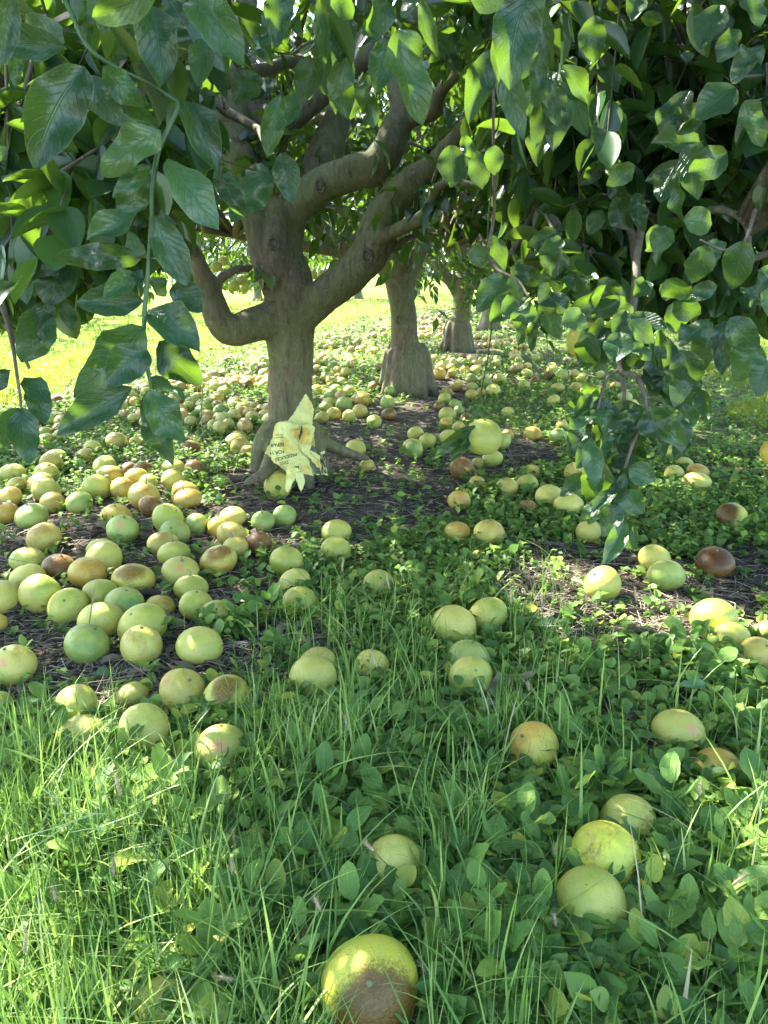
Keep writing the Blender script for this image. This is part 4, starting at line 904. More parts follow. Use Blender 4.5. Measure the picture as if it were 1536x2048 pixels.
def cover():
    rs = np.random.RandomState(31)
    # long grass of the foreground
    px, py, x, y = sample_px(rs, 125000, -500, 2036, 1010, 2700)
    g = grass_amount(px, np.minimum(py, 2040)); cl = np.clip(.5+.8*vnoise(x, y, 9, 1)+.35*vnoise(x, y, 31, 2), 0, 1.2)
    k = (rs.rand(len(px)) < g*(.10+1.0*cl)*np.interp(py, [1010, 1300, 2040, 2700], [.75, .62, .42, .10])) & off_fruit(x, y, .75)
    px, py, x, y, g = px[k], py[k], x[k], y[k], g[k]
    hh = rs.gamma(5, .028, len(x))*(.55+.6*g)*np.interp(py, [1010, 1200, 1500, 2000], [.5, .8, .95, 1.05]); hh = np.minimum(hh, .26)
    # blades directly in front of a fruit stay lower, so that the fruit shows as it does in the place
    for (fx, fy), r in zip(FPOS, FRAD):
        dd = (np.abs(x-fx*y/max(fy, .1)) < r*1.0) & (y < fy) & (y > fy-.22)
        hh[dd] *= rs.uniform(.30, .75, dd.sum())
    ww = rs.uniform(.0022, .0052, len(x))*np.where(rs.rand(len(x)) < .12, 1.7, 1)
    rn = np.clip(rs.beta(2, 2.2, len(x))*.85+np.where(rs.rand(len(x)) < .06, .35, 0), 0, 1)
    link('grass', blades('long_grass', M_GRASS, x, y, hh, ww, rs, 5, .75, rn), kind='stuff', label='long green grass over the foreground')
    # broad tall blades close to the viewer
    px, py, x, y = sample_px(rs, 4200, -300, 1836, 1380, 2600)
    g = np.maximum(grass_amount(px, np.minimum(py, 2040)), .2); k = (rs.rand(len(px)) < g*np.interp(py, [1480, 2600], [.8, .25])*(.2+1.2*np.clip(.4+.8*vnoise(x, y, 7, 3), 0, 1))) & off_fruit(x, y, 1.0)
    x, y = x[k], y[k]; hh = rs.uniform(.12, .26, len(x)); ww = rs.uniform(.0055, .0105, len(x))
    for (fx, fy), r in zip(FPOS, FRAD):
        dd = (np.abs(x-fx*y/max(fy, .1)) < r*1.05) & (y < fy) & (y > fy-.3); hh[dd] *= .45
    link('grass', blades('broad_grass', M_GRASS, x, y, hh, ww, rs, 7, .7, rs.uniform(.35, .88, len(x))), kind='stuff', label='broad tall grass blades in front')
    # fine short grass everywhere, thinner on mulch
    px, py, x, y = sample_px(rs, 110000, -500, 2036, 640, 2100)
    m = mulch(px, py, x, y)
    k = (rs.rand(len(px)) < (1-m*.93)*np.interp(py, [640, 800, 1100, 1300, 2100], [.9, .7, .5, .3, .12])) & off_fruit(x, y, .8)
    x, y, py = x[k], y[k], py[k]
    dist = y
    hh = rs.gamma(4, .012, len(x))*np.interp(dist, [1, 4, 12], [1, 1, 1.3]); ww = rs.uniform(.0015, .003, len(x))*np.interp(dist, [1, 4, 12], [1, 1.3, 3.0])
    link('grass', blades('short_grass', M_GRASS, x, y, hh, ww, rs, 2, .8, rs.beta(2, 3, len(x))), kind='stuff', label='short grass between the weeds')
    # sunny lane and field beyond the row
    px, py, x, y = sample_px(rs, 130000, -700, 2236, 553, 860)
    row = x-(-1.45+.235*y)
    k = ((np.abs(row) > 3.0+.5*vnoise(x, y, 1.1, 4)) | (y > 22)) & (y < 90) & (rs.rand(len(x)) < np.interp(py, [553, 600, 860], [.55, .7, 1]))
    x, y = x[k], y[k]
    hh = rs.gamma(5, .018, len(x))*np.interp(y, [4, 15, 60], [1, 1.4, 2.2]); ww = np.interp(y, [4, 15, 90], [.005, .012, .06])*rs.uniform(.7, 1.3, len(x))
    link('grass', blades('field_grass', M_FIELD, x, y, hh, ww, rs, 2, .6), kind='stuff', label='sunlit grass of the lane and field')
    # broad small leaves of the low weeds
    px, py, x, y = sample_px(rs, 150000, -500, 2036, 600, 2100)
    m = mulch(px, py, x, y); row = x-(-1.45+.235*y)
    pa = .5+.5*vnoise(x, y, 3.2, 7)
    pr = (1-m*.90)*np.interp(py, [600, 700, 900, 1100, 1300, 1500, 2100], [1, 1, .8, .5, .22, .11, .07])*(.4+.75*pa)
    pr = np.where(np.abs(row) > 3.6, pr*.35, pr)
    k = (rs.rand(len(px)) < pr) & off_fruit(x, y, .85)
    x, y, py = x[k], y[k], py[k]
    # each sample is a sprig: a stem with several leaves
    nl = 4; n = len(x); a0 = rs.uniform(0, 6.28, n)
    sc = np.interp(y, [1.0, 1.8, 3, 6, 12, 18], [1.35, 1.15, 1.0, 1.2, 2.0, 2.8])*rs.uniform(.6, 1.2, n)
    pos = []; ld = []; nr = []; Lf = []
    hz = rs.uniform(.01, .045, n)
    for i in range(nl):
        a = a0+i*math.pi*(.5 if i % 2 else 1)+rs.normal(0, .3, n)+(i//2)*1.2
        pos.append(np.stack([x, y, hgt(x, y)*(y < 9)+hz*(.5+.3*i)], -1)); e = rs.uniform(-.1, .9, n)
        ld.append(np.stack([np.cos(a)*np.cos(e), np.sin(a)*np.cos(e), np.sin(e)], -1)); Lf.append(.034*sc*rs.uniform(.7, 1.2, n))
    pos = np.vstack(pos); ld = np.vstack(ld); Lf = np.concatenate(Lf)
    nr = np.array([0, 0, 1.])+rs.normal(0, .35, pos.shape)
    wf = Lf*rs.uniform(.6, .85, len(Lf)); nn_ = pos[:, 1] < 2.3; ny = (pos[:, 1] < 4.5) & ~nn_
    for s_, nm, h_ in ((nn_, 'near_low_weeds', 2), (ny, 'low_weeds', True), (pos[:, 1] >= 4.5, 'far_low_weeds', False)):
        link('weeds', leaves_mesh(nm, M_GREENS, pos[s_], ld[s_], nr[s_], Lf[s_], wf[s_], rs, hi=h_), kind='stuff', label='low broad-leaved weeds covering the orchard floor')
    # dry litter on the mulch
    a = Acc(); px, py, x, y = sample_px(rs, 95000, -300, 1836, 690, 2080)
    m = mulch(px, py, x, y); k = rs.rand(len(px)) < np.maximum(m, .12)*np.interp(py, [690, 900, 1400, 2080], [.35, .5, .6, .5]); x, y = x[k], y[k]; n = len(x)
    an = rs.normal(.3, 1.1, n); L = rs.gamma(3, .013, n)*np.where(rs.rand(n) < .05, 2.2, 1); z = hgt(x, y)*(y < 9)
    d = np.stack([np.cos(an), np.sin(an), rs.normal(0, .12, n)], -1)*L[:, None]
    c = np.stack([x, y, z+rs.uniform(.001, .012, n)], -1)
    bend = rs.normal(0, .12, (n, 3))*L[:, None]; bend[:, 2] = np.abs(bend[:, 2])
    thin_tubes(a, c-d, c+bend, c+d, .0016, .0010)
    link('litter', a.mesh('dry_litter', M_LITTER), kind='stuff', label='dry grass stems and twigs matted over dark soil')
    # crumbs of soil and broken leaf
    px, py, x, y = sample_px(rs, 26000, -200, 1736, 780, 1700); m = mulch(px, py, x, y); k = rs.rand(len(px)) < m; x, y = x[k], y[k]; n = len(x)
    an = rs.uniform(0, 6.28, n); ld = np.stack([np.cos(an), np.sin(an), rs.normal(0, .3, n)], -1); s = rs.gamma(3, .004, n)
    nr = np.array([0, 0, 1.])+rs.normal(0, .6, (n, 3))
    mm, nt, b = mat('leaf_crumbs'); q = N(nt); at = q.node('ShaderNodeAttribute', attribute_type='GEOMETRY', attribute_name='lf'); sx = q.node('ShaderNodeSeparateXYZ'); q.l(at.outputs['Vector'], sx.inputs[0])
    q.l(q.ramp(sx.outputs[2], [(0, (.022, .017, .014)), (.5, (.065, .05, .038)), (.85, (.15, .11, .075)), (1, (.28, .23, .15))]), b.inputs['Base Color']); b.inputs['Roughness'].default_value = .9
    px2, py2, x2, y2 = sample_px(rs, 2600, -200, 1736, 700, 1700); k2 = rs.rand(len(px2)) < .15+.5*mulch(px2, py2, x2, y2); x2, y2 = x2[k2], y2[k2]; n2 = len(x2)
    a2 = rs.uniform(0, 6.28, n2); l2 = unit(np.stack([np.cos(a2), np.sin(a2), rs.normal(.1, .25, n2)], -1)); s2 = rs.uniform(.04, .09, n2)
    link('litter', leaves_mesh('dead_leaves', mm, np.stack([x2, y2, hgt(x2, y2)+.012], -1), l2, np.array([0, 0, 1.])+rs.normal(0, .5, (n2, 3)), s2, s2*rs.uniform(.3, .55, n2), rs, hi=True, rnd=rs.uniform(.5, 1, n2)), kind='stuff', label='curled dead leaves scattered over the orchard floor')
    link('litter', leaves_mesh('leaf_crumbs', mm, np.stack([x, y, hgt(x, y)+.004], -1), unit(ld), nr, s*1.5, s, rs, hi=False), kind='stuff', label='crumbled leaf and soil on the mulch')
cover()
# ------------------------------------------------------------------ single leaves
def leaf_mesh(seed, mat_, nu=3, nv=14, pointed=.5, wav=.06, name='leaf', curl=.18, fold=.22, rnd_=.72):
    """unit leaf: length 1 along +Y, half width .5 along X, faces +Z"""
    rs = np.random.RandomState(seed); V = []; LF = []
    ph = rs.uniform(0, 6.28, 5); cu = curl*rs.uniform(.2, 1.6)*rs.choice([1, 1, -1]); tw = rs.normal(0, .25); bendx = rs.normal(0, .05)
    us = np.linspace(-1, 1, 2*nu+1)
    for j in range(nv+1):
        v = j/nv
        w = (math.sin(math.pi*v**.92))**rnd_*(1-pointed*.35*v) if 0 < v < 1 else .012
        for u in us:
            e = 1+.035*math.sin(23*v+ph[3]+(2 if u > 0 else 0))*(abs(u) > .9)
            x = u*w*.5*e+bendx*math.sin(math.pi*v); z = fold*abs(u)**1.3*w*.5-cu*v*v+wav*abs(u)*math.sin(9*v+ph[0]+(1.6 if u > 0 else 0))*w+.02*math.sin(17*v+ph[1])*abs(u)
            a = tw*(v-.5)*1.2; xx = x*math.cos(a)-z*math.sin(a); zz = x*math.sin(a)+z*math.cos(a)
            V.append((xx, v, zz)); LF.append((u, v, 0))
    k = 2*nu+1; i = np.arange(nv)[:, None]*k; j = np.arange(k-1)[None]
    Q = np.stack([i+j, i+j+1, i+k+j+1, i+k+j], -1).reshape(-1, 4)
    return np_mesh(name, V, [Q], {'lf': np.array(LF)}, True, mat_)
LM_ = [leaf_mesh(100+i, M_LEAF, pointed=.7 if i % 2 else .3, wav=[.05, .08, .12, .20][i % 4], curl=.12, fold=[.25, .12, .3, .05][i % 4]) for i in range(12)]
rsH = np.random.RandomState(5)
def place_leaf(o, base, tip, width, facing):
    y = Vector(tip)-Vector(base); L = y.length; y.normalize(); z = Vector(facing); z = (z-y*z.dot(y)).normalized(); x = y.cross(z)
    m = Matrix(((x.x*width, y.x*L, z.x*L, base[0]), (x.y*width, y.y*L, z.y*L, base[1]), (x.z*width, y.z*L, z.z*L, base[2]), (0, 0, 0, 1)))
    return m
ROOT1 = Vector(TREE1.location); n_hero = 0
def hero_leaf(parent, bx, by, tx, ty, w, Y, me=None, back=.5):
    global n_hero
    dy = rsH.normal(0, .018)
    b = P(bx, by, Y); t = P(tx, ty, Y+dy+rsH.uniform(-.03, .01)); c = (b+t)/2
    tocam = unit(np.array([0, 0, CAMH])-c); f = tocam+rsH.normal(0, .28, 3)+np.array([0, 0, .22])
    o = link('leaf', me or LM_[rsH.randint(12)], parent)
    o.matrix_local = Matrix.Translation(-ROOT1)@place_leaf(o, b, t, w*depth_at(c)/F*(.97 if Y < 1.4 else 1.12), f)
    n_hero += 1; return o
def branch(pts, mat_=M_TWIG, r1=None):
    a = Acc(); W = [P(*p[:3]) for p in pts]; R = [p[3]*depth_at(w)/F for p, w in zip(pts, W)]
    m = max(8, len(pts)*6); c = spline(W, m); r = np.interp(np.linspace(0, 1, m), np.linspace(0, 1, len(R)), R)
    V, Q, T = tube(c, r, 8, bump=.12, rs=rsH); a.add(V, Q, T)
    o = link('hanging_branch', a.mesh('hanging_branch', mat_), TREE1); o.matrix_parent_inverse = Matrix.Translation(-ROOT1)
    return o
class _L:  # leaves are sub-parts of their branch, whose own matrix sits at the tree's base
    pass
def leaves(br, rows, Y):
    for r in rows:
        o = hero_leaf(br, r[0], r[1], r[2], r[3], r[4], r[5] if len(r) > 5 else Y)
        o.matrix_parent_inverse = Matrix.Translation(ROOT1)
# long green shoot hanging on the left
b1 = branch([(330, 188, 1.06, 4), (356, 208, 1.06, 5), (340, 250, 1.05, 5.5), (318, 300, 1.04, 5), (306, 370, 1.03, 4.5), (302, 450, 1.02, 4.5), (296, 540, 1.01, 4), (289, 630, 1.0, 5), (288, 690, .99, 4), (296, 740, .99, 4), (302, 778, .99, 3)], M_STEM)
leaves(b1, [(322, 262, 200, 352, 88), (335, 316, 436, 447, 96), (318, 262, 228, 215, 52, 1.08), (362, 198, 437, 338, 72, 1.1), (300, 330, 225, 398, 42), (292, 410, 180, 490, 62), (308, 430, 372, 572, 74), (300, 350, 240, 440, 75, 1.12),
            (285, 515, 100, 520, 62, 1.04), (272, 500, 258, 462, 30), (275, 540, 283, 575, 26), (270, 545, 205, 600, 50), (288, 602, 158, 610, 68), (300, 560, 335, 592, 40, 1.08), (345, 570, 408, 628, 66, 1.06), (296, 618, 394, 692, 84),
            (288, 655, 176, 745, 108, .98), (318, 682, 404, 772, 88), (296, 700, 217, 770, 84, .95), (265, 775, 126, 872, 74, .98), (298, 780, 372, 885, 80, .97), (294, 782, 348, 930, 70, 1.0), (262, 690, 138, 800, 84, 1.03), (300, 755, 372, 800, 50, 1.05),
            (430, 335, 497, 437, 50, 1.15), (445, 340, 478, 362, 28, 1.15), (540, 345, 462, 448, 82, 1.3), (562, 306, 586, 408, 60, 1.28), (318, 420, 360, 485, 26, 1.1), (252, 480, 285, 505, 40, 1.05)], 1.02)
b2 = branch([(90, -70, 1.12, 5), (140, 20, 1.08, 5), (170, 85, 1.04, 4.5), (215, 125, 1.03, 4), (300, 168, 1.05, 3), (357, 206, 1.06, 3)], M_STEM)
leaves(b2, [(170, 132, 70, 335, 118, .98), (150, 128, 55, 248, 52, 1.05), (132, 88, 38, 60, 74, 1.1), (130, 95, -10, 90, 68, .95), (172, 150, 240, 250, 74, 1.02), (205, 132, 290, 215, 60, 1.0), (300, 8, 318, 160, 92, 1.06), (318, -20, 190, 30, 70, .95), (20, -20, 0, 130, 60, .9), (402, 78, 396, 175, 56, 1.12), (384, -10, 478, 118, 88, 1.05), (330, -15, 380, 52, 62, 1.15), (190, -30, 215, 75, 50, 1.05), (170, 0, 180, 95, 34, 1.1), (240, -30, 210, 60, 40, 1.0), (95, 40, 20, 30, 60, 1.15), (35, 100, 30, 175, 32, 1.1), (262, 60, 215, 120, 46, 1.2)], 1.0)
b3 = branch([(-60, 420, 1.5, 4), (-20, 560, 1.45, 4), (12, 640, 1.42, 4), (30, 720, 1.4, 3), (40, 790, 1.38, 3), (42, 815, 1.38, 2)])
leaves(b3, [(92, 612, 40, 725, 72), (108, 500, 98, 615, 78), (60, 500, 150, 570, 70), (60, 535, 5, 580, 55), (35, 540, 8, 600, 42), (38, 815, 0, 900, 62), (45, 815, 60, 930, 62), (48, 755, 98, 800, 46), (60, 770, 92, 848, 46), (20, 740, -20, 780, 34), (100, 600, 66, 690, 50), (125, 605, 145, 660, 30), (60, 360, 88, 450, 66), (80, 355, 135, 385, 34), (150, 450, 62, 512, 52), (0, 290, 20, 370, 60), (-20, 400, 12, 460, 50), (-20, 330, 30, 440, 60)], 1.4)
b4 = branch([(600, -60, 1.3, 5), (700, -30, 1.25, 5), (790, 40, 1.15, 4), (800, 60, 1.12, 3)], M_STEM)
leaves(b4, [(795, 58, 852, 242, 94, 1.08), (772, 76, 750, 188, 64, 1.12), (705, 90, 670, 200, 66, 1.3), (660, 100, 690, 235, 60, 1.5), (570, -25, 556, 85, 66, 1.1), (560, 20, 520, 90, 42, 1.3), (640, -10, 650, 130, 34, 1.1), (660, -20, 700, 35, 46, 1.1), (776, 0, 712, 70, 70, 1.15), (690, 20, 678, 115, 66, 1.3), (620, 110, 602, 205, 52, 1.4), (722, 165, 700, 240, 34, 1.6), (560, 190, 536, 312, 56, 1.2), (590, 188, 566, 255, 44, 1.25), (520, 150, 470, 205, 56, 1.5), (858, -40, 800, 28, 60, 1.1), (842, 0, 872, 110, 34, 1.05), (640, 60, 654, 190, 40, 1.35), (665, 175, 672, 225, 24, 1.9), (735, 150, 745, 255, 48, 1.5)], 1.2)
b5 = branch([(1180, -80, 1.2, 5), (1100, -40, 1.1, 5), (1060, -25, 1.02, 5), (1010, 60, 1.02, 3), (990, 105, 1.02, 2)], M_STEM)
leaves(b5, [(1062, -30, 1022, 172, 108, .93), (1040, -40, 1008, 158, 84, .95), (992, 100, 940, 238, 66, 1.0), (1000, 110, 1045, 272, 62, 1.02), (1080, 0, 1100, 140, 44, 1.0), (1085, 100, 1075, 215, 42, 1.1), (1060, 150, 1035, 230, 44, 1.12), (990, -40, 960, 25, 80, .95), (1110, -30, 1080, 60, 60, 1.15), (925, 270, 950, 318, 32, 1.3), (900, 290, 912, 372, 54, 1.5), (925, 300, 895, 380, 46, 1.55), (990, 290, 988, 350, 40, 1.4), (950, 300, 965, 375, 50, 1.6), (1128, 180, 1108, 300, 60, 1.3), (1135, 150, 1170, 265, 56, 1.35), (1105, 240, 1070, 330, 50, 1.4), (1185, 250, 1200, 298, 28, 1.5), (1122, 130, 1180, 205, 44, 1.2)], 1.05)
b6 = branch([(1650, -60, 1.2, 5), (1560, -30, 1.15, 4), (1500, -20, 1.12, 4)], M_STEM)
leaves(b6, [(1500, -30, 1518, 56, 74, 1.1), (1525, 90, 1465, 158, 60, 1.3), (1480, 60, 1440, 120, 50, 1.4), (1440, 10, 1400, 110, 60, 1.5), (1302, 20, 1300, 56, 40, 1.5), (1190, 30, 1190, 125, 52, 1.6), (1280, -10, 1262, 55, 40, 1.4), (1380, 180, 1330, 290, 60, 1.5), (1470, 175, 1395, 230, 70, 1.45), (1395, 205, 1352, 285, 60, 1.5), (1385, 270, 1398, 400, 60, 1.45), (1455, 305, 1372, 345, 60, 1.4), (1400, 285, 1290, 300, 46, 1.42), (1350, 330, 1318, 402, 52, 1.5), (1490, 200, 1530, 290, 50, 1.4), (1360, 345, 1362, 450, 30, 1.35), (1365, 440, 1432, 445, 62, 1.35), (1340, 455, 1310, 505, 50, 1.4), (1270, 330, 1215, 370, 40, 1.6)], 1.3)
# low branch on the right
b7 = branch([(1290, 420, 2.0, 8), (1275, 500, 1.9, 8), (1270, 580, 1.8, 7), (1255, 660, 1.7, 6), (1240, 738, 1.6, 6), (1272, 752, 1.58, 5), (1288, 790, 1.56, 5), (1290, 830, 1.55, 4), (1268, 880, 1.54, 4), (1252, 930, 1.53, 3), (1242, 960, 1.53, 3), (1236, 1000, 1.52, 3), (1245, 1060, 1.5, 2)])
b8 = branch([(1240, 738, 1.6, 4), (1248, 790, 1.6, 4), (1245, 860, 1.6, 3), (1240, 930, 1.6, 2)])
b9 = branch([(1240, 740, 1.6, 4), (1215, 755, 1.58, 3), (1200, 800, 1.56, 3), (1190, 850, 1.55, 2)])
leaves(b7, [(1212, 570, 1125, 655, 40, 1.7), (1215, 662, 1210, 725, 46, 1.6), (1180, 665, 1165, 742, 52, 1.58), (1240, 664, 1228, 728, 56, 1.5), (1258, 640, 1312, 686, 42, 1.5), (1252, 620, 1228, 668, 32, 1.55), (1130, 620, 1172, 658, 52, 1.55), (1205, 700, 1188, 742, 40, 1.6), (1262, 700, 1280, 740, 40, 1.6), (1270, 680, 1300, 722, 34, 1.5), (1320, 660, 1340, 742, 28, 1.55), (1300, 680, 1312, 740, 24, 1.6), (1335, 672, 1350, 760, 36, 1.5), (1360, 700, 1385, 780, 60, 1.45), (1340, 742, 1300, 790, 60, 1.6), (1350, 760, 1358, 820, 48, 1.6), (1395, 740, 1370, 810, 44, 1.65), (1425, 655, 1385, 752, 54, 1.5), (1420, 640, 1360, 698, 56, 1.4), (1460, 635, 1515, 700, 58, 1.4), (1450, 640, 1440, 745, 48, 1.5), (1520, 690, 1466, 760, 72, 1.4), (1536, 720, 1515, 790, 60, 1.35), (1350, 600, 1400, 628, 50, 1.5), (1345, 605, 1352, 670, 44, 1.6),
            (1305, 812, 1330, 880, 62, 1.5), (1310, 820, 1372, 890, 50, 1.52), (1355, 830, 1368, 905, 46, 1.55), (1300, 842, 1335, 912, 34, 1.55), (1288, 832, 1268, 900, 50, 1.58), (1280, 820, 1215, 868, 30, 1.5), (1258, 935, 1312, 960, 46, 1.5), (1252, 935, 1272, 990, 44, 1.52), (1250, 945, 1232, 1010, 24, 1.5), (1240, 960, 1215, 1020, 30, 1.5), (1238, 975, 1180, 1025, 28, 1.5), (1242, 985, 1285, 1028, 48, 1.5), (1240, 1010, 1200, 1072, 50, 1.48), (1250, 1040, 1208, 1130, 36, 1.47), (1268, 1050, 1272, 1100, 14, 1.5), (1380, 860, 1350, 920, 34, 1.6), (1215, 1000, 1160, 1040, 30, 1.52), (1295, 950, 1262, 910, 40, 1.56)], 1.5)
leaves(b8, [(1245, 870, 1215, 950, 46), (1248, 880, 1285, 900, 44), (1235, 935, 1162, 990, 46), (1238, 940, 1190, 900, 40), (1235, 940, 1172, 960, 36), (1248, 800, 1280, 865, 44), (1240, 890, 1180, 935, 50), (1240, 860, 1262, 930, 40)], 1.6)
leaves(b9, [(1196, 800, 1235, 845, 40), (1195, 800, 1225, 908, 54), (1188, 820, 1140, 852, 46), (1186, 838, 1148, 908, 40), (1190, 850, 1220, 905, 50), (1192, 800, 1165, 762, 34), (1180, 860, 1150, 905, 36), (1178, 850, 1138, 830, 36)], 1.56)
b10 = branch([(960, 470, 2.1, 3), (985, 530, 1.85, 3), (1035, 560, 1.75, 3), (1058, 595, 1.7, 2)])
leaves(b10, [(1010, 550, 955, 620, 52, 1.8), (1025, 585, 978, 645, 44, 1.75), (1020, 535, 1098, 568, 38, 1.8), (1018, 555, 1045, 600, 30, 1.75), (1075, 570, 1140, 625, 50, 1.65), (1060, 600, 1032, 695, 42, 1.65), (1075, 605, 1058, 705, 36, 1.66), (1085, 605, 1118, 682, 40, 1.68), (1028, 590, 1012, 636, 34, 1.7), (1082, 480, 1105, 550, 36, 1.9), (948, 490, 968, 535, 40, 1.9), (985, 470, 1010, 545, 36, 1.95), (1190, 545, 1150, 600, 50, 1.9), (1196, 560, 1255, 600, 44, 1.8), (1230, 595, 1268, 632, 34, 1.7)], 1.7)
b11 = branch([(1510, 420, 1.6, 4), (1490, 480, 1.5, 3), (1450, 500, 1.4, 3), (1400, 480, 1.4, 2)])
leaves(b11, [(1488, 480, 1460, 582, 72, 1.25), (1410, 490, 1385, 570, 58, 1.4), (1330, 560, 1375, 600, 54, 1.45), (1320, 570, 1368, 590, 40, 1.5), (1435, 570, 1370, 600, 36, 1.5), (1480, 575, 1536, 608, 42, 1.4), (1530, 560, 1545, 640, 44, 1.35), (1440, 480, 1418, 530, 36, 1.45), (1300, 455, 1330, 500, 52, 1.7), (1545, 530, 1520, 585, 40, 1.3), (1290, 560, 1262, 600, 40, 1.7), (1230, 395, 1262, 460, 44, 1.9), (1270, 385, 1290, 465, 36, 1.9), (1205, 420, 1180, 470, 34, 2.0)], 1.4)
def dense(br, n, pts, Y, seed, spread=32):
    rs = np.random.RandomState(seed); c = spline([(a, b, 0) for a, b in pts], 40); rows = []
    for k in range(n):
        q = c[rs.randint(3, 40)]; bx, by = q[0]+rs.normal(0, spread*.4), q[1]+rs.normal(0, 10); an = rs.normal(0, .75); L = rs.uniform(62, 92)
        rows.append((bx, by, bx+math.sin(an)*L, by+math.cos(an)*L, L*rs.uniform(.42, .55), Y+rs.normal(0, .05)))
    leaves(br, rows, Y)
dense(b7, 24, [(1180, 560), (1250, 640), (1320, 720), (1370, 780)], 1.62, 3, 90)
dense(b8, 24, [(1250, 780), (1235, 880), (1225, 960)], 1.62, 4, 60)
dense(b9, 14, [(1200, 780), (1190, 880), (1240, 1000)], 1.58, 5, 40)
# loose leafed twigs that fill the curtain between the traced shoots
def filler():
    rs = np.random.RandomState(12)
    while n_hero < 296:
        z_ = rs.randint(4)
        px, py = [(rs.uniform(0, 460), rs.uniform(-10, 480)), (rs.uniform(460, 950), rs.uniform(-20, 90)), (rs.uniform(1060, 1536), rs.uniform(-10, 480)), (rs.uniform(1080, 1536), rs.uniform(300, 600))][z_]
        Y = rs.uniform(1.3, 2.2)
        br = branch([(px+rs.uniform(-30, 30), py-90, Y+.15, 3), (px, py-30, Y+.05, 2.5), (px+rs.uniform(-10, 10), py+30, Y, 1.5)])
        rows = []
        for k in range(6):
            f = k/5; bx = px+rs.uniform(-8, 8); by = py-60+90*f; an = rs.uniform(-1.2, 1.2); L = rs.uniform(105, 150)/Y
            rows.append((bx, by, bx+math.sin(an)*L, by+math.cos(an)*L, L*rs.uniform(.42, .58), Y+rs.normal(0, .04)))
        leaves(br, rows, Y)
filler()
